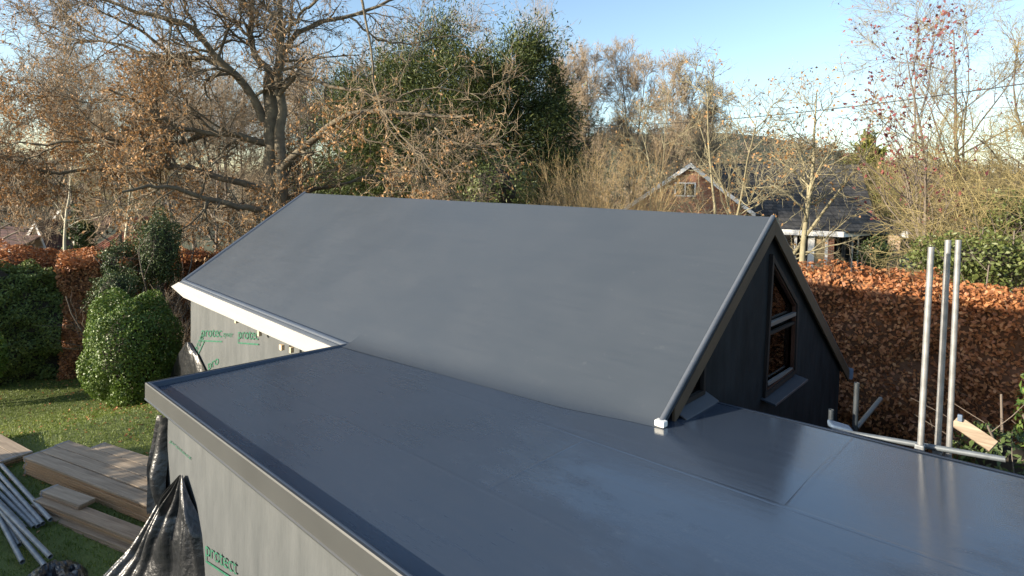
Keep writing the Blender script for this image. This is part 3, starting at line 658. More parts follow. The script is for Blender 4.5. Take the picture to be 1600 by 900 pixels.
def tubes_ground():
    # px of the two ends as seen, on the lawn
    spec = [((0, 724), (79, 812), -2.74), ((0, 742), (67, 818), -2.78), ((0, 757), (60, 822), -2.8), ((0, 772), (53, 824), -2.82), ((0, 785), (40, 826), -2.83),
            ((0, 790), (79, 870), -2.66), ((12, 812), (70, 884), -2.72), ((0, 812), (35, 878), -2.76), ((0, 800), (30, 852), -2.8)]
    lab = ['outermost on the board side', 'second from the boards', 'third from the boards', 'fourth from the boards', 'fifth from the boards, under the crossing tube',
           'lying across the others', 'ending at the black heap', 'nearest the photo corner', 'shortest, between the two lowest ends']
    for (a, b, z), l in zip(spec, lab):
        B = onplane(*b, (0, 0, 1), z); A = onplane(*a, (0, 0, 1), z); A = B+(A-B)*min(3.2/np.linalg.norm(A-B), 1.9)
        tube_thing(A, B, .03, f'grey scaffold tube on the lawn, {l}', m='galv_old', group='scaffold tubes on the lawn')
tubes_ground()
def right_scaffold():
    zz = -2.6
    for (t, b, D0, lab) in (((1455, 386), (1437, 705), 4.98, 'bright scaffold pole nearest the gable, left of the three uprights'), ((1481.5, 375), (1465, 710), 5.1, 'bright upright scaffold pole in the middle of the three'), ((1497.5, 375), (1485, 716), 5.35, 'upright scaffold pole, right and shadiest of the three')):
        T, B = at(*t, D0), at(*b, D0*1.0); B[:2] = T[:2]*.5+B[:2]*.5; k = (B-T)/np.linalg.norm(B-T); B = T+k*((zz-T[2])/k[2])
        tube_thing(B, T, .0242, lab, group='upright scaffold poles')
    A, B = at(1300, 672, 5.6), at(1571, 718, 4.75); tube_thing(A, B, .0242, 'level scaffold tube running behind the flat roof edge', m='tube_mid')
    T = at(1339, 598, 6.0); tube_thing((T[0], T[1], -2.6), T, .026, 'short upright scaffold tube standing in front of the copper hedge', m='tube_shaded')
    T = at(1299, 640, 5.9); tube_thing((T[0], T[1], -2.6), T, .026, 'low scaffold tube stub beside the gable wall corner', m='tube_shaded')
    tube_thing(at(1338, 669, 6.05), at(1376, 623, 6.6), .024, 'sloping scaffold brace tube behind the short upright', m='tube_shaded')
    # couplers
    for px, py, D, lab in ((1437, 699, 5.02, 'scaffold coupler clamping the left upright pole to the level tube'), (1465, 704, 5.12, 'scaffold coupler clamping the middle upright pole to the level tube')):
        c = at(px, py, D); o = obox('scaffold_coupler', c, (.035, 0, 0), (0, .035, 0), (0, 0, .03), M['galv_old'], None, .012); tag(o, lab, 'coupler', 'couplers on the level tube')
    # slanting plank
    a, b = at(1492, 657, 6.0), at(1553, 698, 5.7); d = unit(b-a); n = unit(np.cross(d, CF)); w = unit(np.cross(d, n))
    if n[2] < 0: n = -n
    o = obox('plank', (a+b)/2, d*np.linalg.norm(b-a)/2, n*.065, w*.019, M['board_b'], None, .004); tag(o, 'sawn timber plank sloping down beside the right pole', 'plank')
    c = at(1500, 653, 5.95); tag(obox('clamp', c, (.02, 0, 0), (0, .02, 0), (0, 0, .035), M['blue_grey'], None, .006), 'small blue grey clamp on the top end of the plank', 'clamp')
    c = at(1313, 668, 5.8); tag(obox('folded_tarp', c, np.array((.09, .05, -.02)), np.array((-.04, .07, 0)), (0, 0, .03), M['blue_grey'], None, .02), 'small folded blue sheet beside the scaffold stub', 'tarp')
right_scaffold()
def heap():
    c = onplane(85, 905, (0, 0, 1), GZ+.1); rng = np.random.default_rng(8); n = 46
    u = np.linspace(-1, 1, n); A, B = np.meshgrid(u, u, indexing='ij'); R = np.hypot(A, B)
    lf, l2 = lumps(rng, 14, 7.), lumps(rng, 14, 16.); Q = np.stack([A.ravel(), B.ravel(), 0*A.ravel()], 1)
    Z = np.clip(1-R**2, 0, 1)*(.17+.07*lf(Q).reshape(A.shape)+.035*np.abs(l2(Q)).reshape(A.shape))
    X = np.stack([c[0]+A*.62+.02*lf(Q).reshape(A.shape), c[1]+B*.36, GZ+.0+Z], -1)
    tag(grid('crumpled_sheet', X, M['black_plastic'], None, False), 'crumpled black plastic heap on the grass below the tubes', 'plastic heap')
heap()

# ------------------------------------------------------------------ planting helpers
def leaf_shell(g, rng, c, R, n, L, Wd, lump=.12, f=3., depth=.25, spread=.6, zmin=None, top=None):
    d = unit(rng.normal(size=(n, 3))); lf = lumps(rng, 14, f); r = 1+lump*lf(d)-rng.uniform(0, depth, n)**1.5
    P = np.array(c)+d*np.array(R)*r[:, None]
    k = np.ones(n, bool) if zmin is None else P[:, 2] > zmin
    leafcloud(g, rng, P[k], d[k]*[1, 1, 1], L, Wd, spread)
def core_blob(name, c, R, m, parent, seed=0, lump=.1, sc=.84):
    bm = bmesh.new(); bmesh.ops.create_icosphere(bm, subdivisions=3, radius=1); V = np.array([v.co[:] for v in bm.verts]); F = [tuple(v.index for v in f.verts) for f in bm.faces]; bm.free()
    lf = lumps(np.random.default_rng(seed), 14, 3.); V = V*(1+lump*lf(V))[:, None]*np.array(R)*sc+np.array(c); return poly(name, V, F, m, parent, True)
def stems(parent, base, top, n, r, m, rng, spread=.5, name='trunk'):
    g = Geo(); b = np.array(base); P0 = b+rng.normal(size=(n, 3))*[.12, .12, 0]; d = unit(np.stack([rng.normal(size=n)*spread, rng.normal(size=n)*spread, np.ones(n)], 1))
    P, R = grow(rng, P0, d, top-b[2], r, 6, .12, .05, .4); g.tubes(P, R, 5); p, dd, rr, t = spawn(rng, P, R, 8, .2, 1, 50, .5)
    P2, R2 = grow(rng, p, dd, (top-b[2])*.35, rr, 3, .2, .1); g.tubes(P2, R2, 3); return g.obj(name, m, parent)
def shrub(name, c, R, n, L, Wd, m, label, cat, seed, group=None, core='core', lump=.12, depth=.3, f=3., ground=None, spread=.6, coresc=.62):
    rng = np.random.default_rng(seed); gz = terrain(c[0], c[1]) if ground is None else ground
    e = empty(name, (c[0], c[1], gz), label, cat, group)
    stems(e, (c[0], c[1], gz), c[2]+R[2]*.3, 5, .035, M['core_brown'] if core == 'core_brown' else M['bark_grey'], rng, .25)
    g = Geo(); leaf_shell(g, rng, c, R, n, L, Wd, lump, f, depth, spread, gz+.02)
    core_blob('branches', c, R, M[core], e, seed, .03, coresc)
    g.obj('leaves', m, e, False); return e
def box_hedge(name, p, q, w, z0, z1, n, L, Wd, m, label, seed, core='core_brown', rough=.12, spread=.7, cat='hedge', bare=0, down=0.):
    """hedge along p->q (world xy), width w"""
    rng = np.random.default_rng(seed); p, q = np.array(p, float), np.array(q, float); d = (q-p); Ln = np.linalg.norm(d); d /= Ln; nn = np.array([-d[1], d[0]])
    e = empty(name, (*((p+q)/2), z0), label, cat); lf = lumps(rng, 20, 1.6); l2 = lumps(rng, 20, 5.)
    H = z1-z0; per = w+2*H; s = rng.uniform(0, per, n); t = rng.uniform(0, Ln, n)
    a = np.where(s < H, -w/2, np.where(s < H+w, s-H-w/2, w/2)); z = np.where(s < H, s, np.where(s < H+w, H, per-s))
    nx = np.where(s < H, -1., np.where(s < H+w, 0, 1.)); nz_ = np.where((s >= H) & (s < H+w), 1., .25)
    def disp(t, z, a): Q = np.stack([t, z, a], 1); return rough*(.7*lf(Q)+.45*l2(Q))
    ins = rng.uniform(0, 1, n)**2*.3
    off = disp(t, z, a)-ins; hz = 1-.1*np.clip(1-z/H, 0, 1)
    A = (a*hz+nx*off); Z = z+np.where(nz_ == 1, off, 0)
    P = np.stack([p[0]+d[0]*t+nn[0]*A, p[1]+d[1]*t+nn[1]*A, z0+Z], 1); N = np.stack([nn[0]*nx, nn[1]*nx, nz_], 1)
    g = Geo(); leafcloud(g, rng, P, unit(N), L, Wd, spread, down); g.obj('leaves', m, e, False)
    # inner twig mass
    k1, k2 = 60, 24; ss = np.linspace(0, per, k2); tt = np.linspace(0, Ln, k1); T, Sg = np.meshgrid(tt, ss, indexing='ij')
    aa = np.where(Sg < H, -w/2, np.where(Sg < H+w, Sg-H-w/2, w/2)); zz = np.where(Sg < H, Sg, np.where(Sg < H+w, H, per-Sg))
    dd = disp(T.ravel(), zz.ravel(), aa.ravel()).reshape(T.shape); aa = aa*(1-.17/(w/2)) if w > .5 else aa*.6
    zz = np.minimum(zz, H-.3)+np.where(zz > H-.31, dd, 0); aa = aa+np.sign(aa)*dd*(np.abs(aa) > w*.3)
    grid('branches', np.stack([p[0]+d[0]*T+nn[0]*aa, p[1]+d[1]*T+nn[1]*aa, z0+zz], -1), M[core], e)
    # twigs sticking out of the top and front
    nt = int(bare); 
    if nt:
        i = rng.integers(0, n, nt); D = unit(N[i]+rng.normal(size=(nt, 3))*.5+[0, 0, .5]); P2, R2 = grow(rng, P[i]-N[i]*.1, D, rng.uniform(.15, .4, nt), .0045, 3, .15, .05); g = Geo(); g.tubes(P2, R2, 3); g.obj('twigs', M['twig_mauve'], e)
    return e

# ------------------------------------------------------------------ hedges and shrubs
# right: tall copper beech hedge behind the building
box_hedge('beech_hedge', (-9.5, 9.05), (7.5, 8.6), 1.0, GZ, .64, 105000, .085, .054, M['copper'], 'tall copper beech hedge with dry leaves behind the three poles', 21, rough=.3, bare=900)
e = shrub('laurel_shrub', at(1672, 672, 6.4), (.42, .42, .7), 1500, .1, .04, M['laurel'], 'bright green laurel shrub at the right edge below the copper hedge', 'shrub', 23, lump=.2, ground=GZ)
e = shrub('laurel_shrub', at(1575, 742, 6.5), (.5, .5, .55), 1500, .09, .035, M['holly'], 'dark low evergreen shrub at the right end of the level tube', 'shrub', 24, lump=.2, ground=GZ)
# left: hedges at the back of the lawn
def PG(px, py): return onplane(px, py, (0, 0, 1), GZ)[:2]
box_hedge('conifer_hedge', at(-130, 560, 16.05)[:2], at(104, 540, 17.70)[:2], 1.6, GZ-1, -.62, 42000, .11, .04, M['hedge_green'], 'dark green conifer hedge at the left edge of the lawn', 31, 'core', .5, .9)
box_hedge('beech_hedge', at(-90, 500, 18.4)[:2], at(380, 470, 21.95)[:2], 1.3, GZ-1, -.5, 52000, .085, .055, M['copper'], 'russet beech hedge behind the round green bush', 33, rough=.36, bare=900)
box_hedge('beech_hedge', at(98, 500, 17.4)[:2], at(222, 480, 18.2)[:2], 1.2, GZ-1, -.2, 16000, .085, .055, M['copper'], 'short russet beech hedge between the conifer hedge and the hollies', 34, rough=.3, bare=500)
shrub('laurel_shrub', at(-38, 556, 14.87), (0.65, 0.65, 0.94), 4840, .085, .05, M['bush'], 'leafy laurel at the far left edge in front of the conifer hedge', 'shrub', 35)
bc = at(207, 548, 14.75)
shrub('round_bush', bc, (1.1, 1.1, 1.55), 32000, .062, .04, M['bush'], 'round clipped green bush with small glossy leaves on the lawn', 'bush', 36, lump=.1, depth=.35, spread=.9, f=5.)
shrub('holly_tree', at(249, 395, 17.94), (0.68, 0.68, 1.30), 13200, .062, .03, M['holly'], 'tall dark holly column nearest the white fascia', 'shrub', 37, 'hollies behind the round bush', lump=.22, depth=.6, f=4.5, spread=.9)
shrub('holly_tree', at(189, 412, 17.70), (0.59, 0.59, 0.73), 7920, .062, .03, M['holly'], 'shorter dark holly with a spiky top left of the tall holly', 'shrub', 38, 'hollies behind the round bush', lump=.25, depth=.6, f=4.5, spread=.9)
shrub('holly_tree', at(180, 455, 16.40), (0.73, 0.59, 0.65), 7920, .055, .03, M['holly'], 'low dark evergreen directly above the round bush', 'shrub', 39, lump=.25, depth=.6, f=4.5, spread=.9)
def bare_shrub(px, py, D, h, n, label, seed, m='twig_straw', spread=.5, r=.018, cat='shrub', name='bare_shrub', lv=None, base=None, group=None, leaves=None):
    rng = np.random.default_rng(seed); b = at(px, py, D) if base is None else np.array(base, float); b[2] = terrain(b[0], b[1]); e = empty(name, b, label, cat, group)
    g, g2 = Geo(), Geo(); P0 = b+rng.normal(size=(n, 3))*[.3, .3, 0]; d = unit(np.stack([rng.normal(size=n)*spread, rng.normal(size=n)*spread, np.ones(n)], 1))
    P, R = grow(rng, P0, d, h*rng.uniform(.55, 1.05, n), r*rng.uniform(.6, 1.2, n), 8, .07, .015, .3); g.tubes(P, R, 5)
    out = levels(rng, P, R, lv or [(9, .25, 1, 28, h*.3, .55, 4, .1, .05, 3, True, .004), (6, .2, 1, 34, h*.13, .6, 3, .14, .04, 3, True, .0035)], g, g2)
    g.obj('trunk', M[m], e); g2.obj('twigs', M[m], e)
    if leaves:
        g3 = Geo(); C = sample(*out[-1], rng, leaves[0], .5); leafcloud(g3, rng, C, rng.normal(size=C.shape), leaves[1], leaves[2], 1., .4); g3.obj('leaves', M[leaves[3]], e, False)
    return e
bare_shrub(268, 600, 16.2, 2.9, 26, 'bare brown twiggy shrub between the round bush and the membrane wall', 41, 'twig_mauve', .28, .009)

# ------------------------------------------------------------------ the big oak
def pxof(P): d = P-CAM; return 800+F_PX*(d@CR)/(d@CF)
def oak():
    rng = np.random.default_rng(7); D = 22.; Q = 1.2; b = at(427, 330, D); b[2] = terrain(b[0], b[1])
    e = empty('oak_tree', b, 'huge spreading oak with dark limbs and clinging russet leaves', 'tree')
    g, gt = Geo(), Geo()
    def limb(pts, d0, d1, r0, r1, k=9, n=16):
        p = np.array([at(x, y, D+d0+(d1-d0)*i/(len(pts)-1)) for i, (x, y) in enumerate(pts)]); r0, r1 = r0*Q, r1*Q
        s = np.concatenate([[0], np.cumsum(np.linalg.norm(np.diff(p, axis=0), axis=1))]); t = np.linspace(0, s[-1], n)
        q = np.stack([np.interp(t, s, p[:, i]) for i in range(3)], 1)
        q[1:-1] = q[1:-1]*.5+(q[:-2]+q[2:])*.25; q[1:-1] += rng.normal(size=(n-2, 3))*.035
        R = np.interp(t, [0, s[-1]], [r0, r1]); g.tubes(q[None], R[None], k); return q[None], R[None]
    base = [(432, 560), (430, 400), (427, 300), (424, 250), (425, 205), (422, 160), (424, 113)]
    P, R = limb(base, 0, 0, .36, .2, 12, 24); trunkP, trunkR = limb([(437, 520), (438, 400), (440, 300), (437, 230), (440, 170), (436, 120)], -.35, -.3, .27, .12, 10, 16)
    LB = []
    spec = [([(412, 190), (395, 145), (374, 122), (351, 102), (336, 87), (321, 64), (306, 42), (272, 32), (230, 23), (200, 15), (140, -10)], 0, -2.5, .2, .04),
            ([(351, 102), (330, 93), (310, 91), (279, 91), (245, 87), (219, 95), (180, 108)], -.6, 1.2, .13, .03),
            ([(300, 91), (264, 87), (245, 68), (227, 49), (204, 38), (177, 26), (130, 5)], -.6, -2, .1, .025),
            ([(250, 88), (211, 79), (181, 68), (162, 62), (113, 64), (72, 49), (40, 30)], .2, 2, .075, .02),
            ([(165, 62), (132, 49), (100, 20), (70, -10)], .5, 1, .05, .02),
            ([(306, 42), (290, 15), (280, -25)], -1, -1.5, .07, .03),
            ([(423, 115), (398, 85), (390, 50), (392, 20), (400, -30)], 0, .5, .15, .08),
            ([(432, 150), (438, 113), (440, 57), (438, 0), (436, -40)], -.4, -1, .15, .09),
            ([(426, 130), (436, 95), (449, 72), (464, 49), (513, 30), (547, 25), (600, 5), (640, -15)], .6, 2.2, .15, .05),
            ([(436, 150), (464, 110), (490, 125), (517, 136), (560, 140), (600, 160), (640, 158)], -.4, -2.5, .11, .025),
            ([(430, 280), (455, 245), (490, 217), (521, 189), (547, 176), (589, 174), (634, 176), (702, 186), (740, 180)], -.2, -3.4, .18, .04),
            ([(560, -20), (577, 40), (580, 90), (586, 140), (592, 166), (600, 185), (620, 203), (645, 230), (679, 257), (717, 276), (735, 268)], -2.6, -4.6, .055, .02),
            ([(645, 230), (660, 250), (675, 272), (682, 292), (684, 312)], -4.1, -4.6, .05, .02),
            ([(646, 230), (648, 260), (655, 290)], -4.1, -4.2, .035, .015),
            ([(680, 200), (690, 215), (730, 228), (760, 236)], -3.8, -4.4, .045, .015),
            ([(420, 225), (370, 212), (320, 208), (283, 204), (264, 189), (234, 174), (204, 151), (170, 140)], .2, -2.2, .16, .03),
            ([(330, 208), (270, 225), (211, 232), (185, 219), (151, 215), (94, 226), (30, 222)], .2, -2.6, .11, .03),
            ([(425, 300), (370, 285), (321, 272), (287, 249), (260, 264), (226, 260), (151, 260), (113, 275), (60, 268), (0, 240)], .4, -2, .16, .03),
            ([(432, 330), (377, 325), (325, 313), (279, 295), (241, 290), (190, 300)], -.5, -4, .15, .04),
            ([(445, 320), (480, 300), (540, 285), (600, 270)], .6, 1.5, .12, .03),
            ([(440, 60), (470, 20), (520, -20)], -.6, -2, .08, .04), ([(392, 60), (350, 20), (330, -20)], .3, 2, .08, .03),
            ([(547, 27), (585, 60), (640, 70), (690, 55), (730, 60)], 1.4, 1.0, .06, .02), ([(600, 160), (650, 140), (700, 140), (760, 150)], -2.3, -2, .045, .015),
            ([(210, 152), (150, 160), (80, 150), (20, 165)], -2, -1, .04, .015), ([(95, 226), (40, 250), (-20, 250)], -2.4, -2.8, .04, .015)]
    for pts, d0, d1, r0, r1 in spec: LB.append(limb(pts, d0, d1, r0*.72, r1*.8, 8 if r0 > .1 else 6))
    LB.append((trunkP, trunkR*.5)); outs = []
    for sel, na, nb, nc in ((lambda m: m < 520, 14, 10, 7), (lambda m: m >= 520, 8, 7, 5)):
        G = [x for x in LB if sel(pxof(x[0][0, -1]))]
        o_ = levels(rng, np.concatenate([x[0] for x in G]), np.concatenate([x[1] for x in G]), [(na, .12, 1, 52, 2.1*Q, .5, 7, .24, .02, 5, False, .014), (nb, .15, 1, 50, 1.05*Q, .55, 5, .25, .0, 4, False, .009), (nc, .2, 1, 48, .52*Q, .55, 3, .25, .0, 3, True, .0085)], g, gt)
        outs.append(o_[-1])
    out = [(np.concatenate([x[0] for x in outs]), np.concatenate([x[1] for x in outs]))]
    g.obj('trunk', M['bark_oak'], e); gt.obj('twigs', M['twig_oak'], e)
    # clinging leaves, mostly on the lower and left side
    C = sample(*out[-1], rng, 90000, .2); rel = C-CAM; dep = rel@CF; px = 800+F_PX*(rel@CR)/dep; py = CY-F_PX*(rel@CU)/dep
    h = C[:, 2]; lf = lumps(rng, 16, .9); dens = np.clip(.5-(h-3.2)*.1, .06, .55)*np.clip(1.0+1.0*lf(C), .0, 2.2)
    dens = dens*np.where((px < 175) & (py > 322), .12, 1.); right = smooth(520, 660, px); dens = dens*(1-.68*right)
    k = rng.random(len(C)) < dens; C = C[k]; g = Geo(); leafcloud(g, rng, C, rng.normal(size=C.shape), .12, .066, 1., .5); g.obj('leaves', M['oak_leaf'], e, False)
oak()

# ------------------------------------------------------------------ conifers and evergreens
def conifer(px, ytop, D, wpx, label, seed, m, n=170, per=110, L=.26, Wd=.07, cat='tree', name='conifer_tree', shape=.8, group=None, bottom=None, gap=0., jag=.12):
    rng = np.random.default_rng(seed); top = at(px, ytop, D); gz = terrain(top[0], top[1]) if bottom is None else bottom; H = top[2]-gz; R = wpx*D/F_PX
    e = empty(name, (top[0], top[1], gz), label, cat, group); g = Geo(); gl = Geo()
    P, Rr = grow(rng, np.array([[top[0], top[1], gz]]), [[0, 0, 1.]], H*.97, .02*H, 10, .02, .1, .1); g.tubes(P, Rr, 7)
    t = rng.beta(1.1, 1.3, n)*.96+.04; az = rng.uniform(0, 6.283, n); rr = R*np.minimum(1., (1-t)**shape*1.25+.03)*rng.uniform(.5, 1+jag, n)*(1-gap*rng.random(n))
    C = np.stack([top[0]+np.cos(az)*rr, top[1]+np.sin(az)*rr, gz+t*H], 1)
    S0 = np.stack([np.full(n, top[0]), np.full(n, top[1]), gz+np.clip(t-.05, 0, 1)*H], 1); tt = np.linspace(0, 1, 5)[None, :, None]
    Bp = S0[:, None]*(1-tt)+C[:, None]*tt; g.tubes(Bp, np.full((n, 1), .035)*np.linspace(1, .3, 5)[None], 3)
    ctr = np.array([top[0], top[1], gz+H*.45]); sprays(gl, rng, C, R*.2+H*.026, per, L, Wd, ctr)
    inner = C*.55+S0*.45; sprays(gl, rng, inner, R*.24+H*.025, per//2, L, Wd, ctr)
    g.obj('trunk', M['bark_grey'], e); gl.obj('foliage', m, e, False); return e
ev = dict(m=M['yew'], L=.27, Wd=.06)
for a in ((685, 40, 35, 150, 'dark conifer with an olive tip rising behind the oak', 51, 300, 110, .62), (815, 58, 32, 115, 'dark pointed conifer at the right of the oak', 52, 280, 110, .5), (862, 112, 34, 55, 'slim dark conifer at the right edge of the evergreens', 53, 110, 110, .5),
          (605, 120, 35, 115, 'broad dark evergreen low behind the oak limb', 54, 300, 110, .4), (752, 82, 31, 115, 'broad dark evergreen standing directly behind the roof ridge', 55, 320, 110, .3), (630, 84, 37, 110, 'dark rounded evergreen between the oak trunk and the olive tip', 60, 220, 110, .4), (555, 110, 38, 80, 'olive conifer half hidden behind the oak centre', 56, 220, 100, .5)):
    conifer(*a[:6], ev['m'], a[6], a[7], ev['L'], ev['Wd'], shape=a[8], gap=.35, jag=.3)
conifer(1357, 216, 55, 32, 'small golden green conifer above the slate roof', 57, M['golden'], 110, 60, .6, .16, shape=.55)
conifer(121, 318, 34, 20, 'narrow ivy green conifer beside the red tiled roof', 58, M['holly'], 70, 70, .22, .09, shape=.3)
shrub('evergreen_shrub', at(770, 300, 21.5), (1.5, 1.2, 1.5), 3500, .13, .07, M['bramble'], 'lit green laurel bush showing just above the roof ridge', 'shrub', 59, lump=.2)

# ------------------------------------------------------------------ bare trees
def bare_tree(b, H, label, seed, bark, twig, r=.16, lv=None, cat='tree', group=None, name='bare_tree', wob=.06, leaves=None, lean=(0, 0), spread=1., forks=1, kt=9, tw=.006):
    rng = np.random.default_rng(seed); e = empty(name, b, label, cat, group); g, gt = Geo(), Geo(); b = np.array(b, float)
    d = np.stack([rng.normal(size=forks)*.22*(forks > 1)+lean[0], rng.normal(size=forks)*.22*(forks > 1)+lean[1], np.ones(forks)], 1)
    P, R = grow(rng, np.tile(b, (forks, 1)), d, H*rng.uniform(.85, 1, forks), r, 12, wob, .05, .12); g.tubes(P, R, 7)
    lv = lv or [(kt+6, .22, .97, 46, H*.36*spread, .5, 7, .13, .06, 5, False, .012), (9, .15, 1, 42, H*.17*spread, .55, 5, .15, .04, 4, False, .008), (8, .15, 1, 40, H*.08*spread, .6, 3, .18, .03, 3, True, tw), (4, .2, 1, 38, H*.045*spread, .7, 2, .18, .02, 3, True, tw*.85)]
    out = levels(rng, P, R, lv, g, gt)
    g.obj('trunk', bark, e); gt.obj('twigs', twig, e)
    if leaves:
        g3 = Geo(); C = sample(*out[-1], rng, leaves[0], .6)
        if len(leaves) > 4: C = C[leaves[4](C)]
        leafcloud(g3, rng, C, rng.normal(size=C.shape), leaves[1], leaves[2], 1., .4); g3.obj('leaves', leaves[3], e, False)
    return e
def copytree(src, loc, s, rz, label, group):
    o = src.copy(); COL.objects.link(o); o.location = loc; o.scale = (s[0], s[0], s[1]); o.rotation_euler = (0, 0, rz); o['label'] = label; o['group'] = group
    for ch in src.children:
        c = ch.copy(); COL.objects.link(c); c.parent = o
    return o
def woods():
    gl = 'bare trees behind the oak'; gd = 'tall bare trees of the brown wood'
    def gp(px, D): p = at(px, 300, D); p[2] = terrain(p[0], p[1]); return p
    def hgt(px, ytop, D): return at(px, ytop, D)[2]-gp(px, D)[2]
    A = bare_tree(gp(130, 40), 10., 'bare brown tree behind the oak, above the white gable', 61, M['bark_grey'], M['twig_mauve'], .15, group=gl, tw=.010)
    A.scale = (1.1, 1.1, hgt(130, 110, 40)/10)
    Bt = bare_tree(gp(940, 66), 10., 'bare brown tree tallest in the wood right of the conifers', 62, M['bark_grey'], M['twig_mauve'], .13, group=gd, forks=2, kt=11, spread=.8, tw=.012)
    Bt.scale = (1.5, 1.5, hgt(940, 84, 66)/10)
    for i, (px, yt, D, s, lab) in enumerate([(2, 130, 44, 1.3, 'bare brown tree behind the oak at the left photo edge'), (230, 150, 46, 1.3, 'bare brown tree behind the oak, left of its main fork'), (330, 120, 38, 1.1, 'bare brown tree close behind the left oak limbs'),
                                             (400, 170, 50, 1.4, 'bare brown tree hidden behind the oak trunk'), (500, 90, 42, 1.2, 'bare brown tree behind the oak, just right of its trunk'), (-50, 90, 40, 1.2, 'bare brown tree leaning in from the left photo edge'), (80, 90, 52, 1.6, 'tall bare brown tree far behind the birch trunk'), (180, 120, 34, .9, 'bare brown tree behind the red tiled roof'), (280, 100, 56, 1.7, 'tall bare brown tree far behind the left oak limbs'), (370, 110, 44, 1.3, 'bare brown tree just left of the oak trunk, behind it'), (450, 110, 50, 1.4, 'bare brown tree just right of the oak trunk, behind it'), (570, 70, 48, 1.4, 'bare brown tree behind the olive conifer'), (520, 130, 60, 1.8, 'distant bare brown tree between the oak trunk and the conifers'), (480, 160, 64, 1.8, 'distant bare brown tree right beside the oak trunk'), (310, 170, 62, 1.8, 'distant bare brown tree low behind the left oak limbs'), (140, 170, 60, 1.8, 'distant bare brown tree low behind the birch trunk')]):
        copytree(A, gp(px, D), (s, hgt(px, yt, D)/10), i*1.3+.7, lab, gl)
    for i, (px, yt, D, s, lab) in enumerate([(905, 110, 70, 1.3, 'bare brown tree at the left end of the far wood'), (985, 92, 72, 1.5, 'bare brown tree second tallest in the far wood'), (1030, 112, 68, 1.4, 'bare brown tree above the brick gable in the far wood'), (1075, 150, 75, 1.4, 'lower bare tree at the right end of the far wood'),
                                             (880, 150, 64, 1.2, 'bare tree half hidden by the slim conifer'), (1110, 175, 90, 1.5, 'small distant bare tree above the slate roof')]):
        copytree(Bt, gp(px, D), (s, hgt(px, yt, D)/10), i*1.1+.4, lab, gd)
    C = bare_tree(gp(800, 42), 10., 'fine grey bare tree showing over the dark conifers', 63, M['bark_grey'], M['twig_mauve'], +.13, forks=1, kt=12, group='grey bare trees over the conifers'); C.scale = (1.2, 1.2, hgt(800, 12, 42)/10)
    copytree(C, gp(740, 44), (1.3, hgt(740, 20, 44)/10), 2.2, 'fine grey bare tree left of the one over the conifers', 'grey bare trees over the conifers')
    # birch trunks by the left houses
    for px, yb, D, lab, sd in ((93, 400, 31, 'pale birch trunk in front of the white gabled house', 64), (186, 385, 30, 'pale trunked tree beside the red tiled roof', 65)):
        b = at(px, yb, D); b[2] = terrain(b[0], b[1]); bare_tree(b, at(px, 190, D)[2]-b[2], lab, sd, M['bark_birch'], M['twig_olive'], .13, lv=[(16, .55, 1, 52, 2.6, .5, 6, .16, .05, 4, False, .012), (9, .15, 1, 45, 1.1, .55, 4, .2, 0, 3, True, .008), (7, .2, 1, 42, .5, .6, 2, .2, 0, 3, True, .006)], name='birch_tree')
    # hazel thickets
    gh = 'straw coloured thickets in front of the brick gable'
    for px, D, h, n, lab, sd in ((900, 22, 6.6, 60, 'straw coloured hazel thicket beside the dark conifers', 66), (965, 21, 6.0, 60, 'straw coloured hazel thicket in the middle of the row', 67), (1012, 24, 4.6, 14, 'thin straw coloured hazel before the left side of the brick gable', 68)):
        bare_shrub(px, 330, D, h, n, lab, sd, 'twig_straw', .3, .022, name='hazel_thicket', cat='shrub', group=gh)
    # pale branching trees in front of the slate roof
    gp2 = 'pale branching trees before the slate roofed house'
    lvp = [(10, .3, .98, 50, 2.3, .55, 7, .2, .06, 5, False, .016), (8, .2, 1, 48, 1.15, .55, 5, .22, .05, 4, False, .01), (6, .2, 1, 45, .55, .6, 3, .25, .03, 3, True, .0065)]
    lf = (420, .1, .07, M['oak_leaf'])
    b = gp(1150, 20); bare_tree(b, at(1150, 95, 20)[2]-b[2], 'pale crooked tree with several stems before the brick gable', 69, M['bark_pale'], M['bark_pale'], .085, lv=lvp, forks=4, group=gp2, wob=.11, leaves=lf)
    b = gp(1238, 17); bare_tree(b, at(1238, 120, 17)[2]-b[2], 'pale small tree with a clear trunk beside the gable peak', 170, M['bark_pale'], M['bark_pale'], .13, lv=[(14, .5, .98, 55, 2.2, .55, 7, .2, .06, 5, False, .016)]+lvp[1:], forks=1, group=gp2, wob=.05, leaves=lf)
    b = gp(1020, 23); bare_tree(b, at(1040, 130, 23)[2]-b[2], 'pale slender tree left of the brick gable window', 71, M['bark_pale'], M['bark_pale'], .06, lv=lvp, forks=2, group=gp2, wob=.1, leaves=lf)
    # tree with purple leaves, tall birch, thicket on the right
    b = gp(1465, 17); bare_tree(b, at(1465, 20, 17)[2]-b[2], 'slender tree holding purple leaves at its branch tips', 72, M['bark_grey'], M['twig_olive'], .085, lv=[(16, .25, .98, 36, 3.2, .5, 7, .1, .07, 4, False, .012), (8, .2, 1, 36, 1.2, .55, 5, .14, .06, 3, False, .007), (4, .2, 1, 34, .5, .6, 3, .18, .04, 3, True, .005)], forks=2,
                            leaves=(1000, .12, .075, M['plum_leaf']))
    b = gp(1580, 19); bare_tree(b, at(1580, -60, 19)[2]-b[2], 'tall bare tree with fine upright twigs at the right edge', 73, M['bark_grey'], M['twig_olive'], .13, forks=2, kt=11, leaves=(700, .09, .06, M['plum_leaf']))
    b = gp(1680, 17); bare_tree(b, 9.5, 'bare spreading tree just outside the right photo edge', 74, M['bark_grey'], M['twig_olive'], .13, forks=1, kt=12)
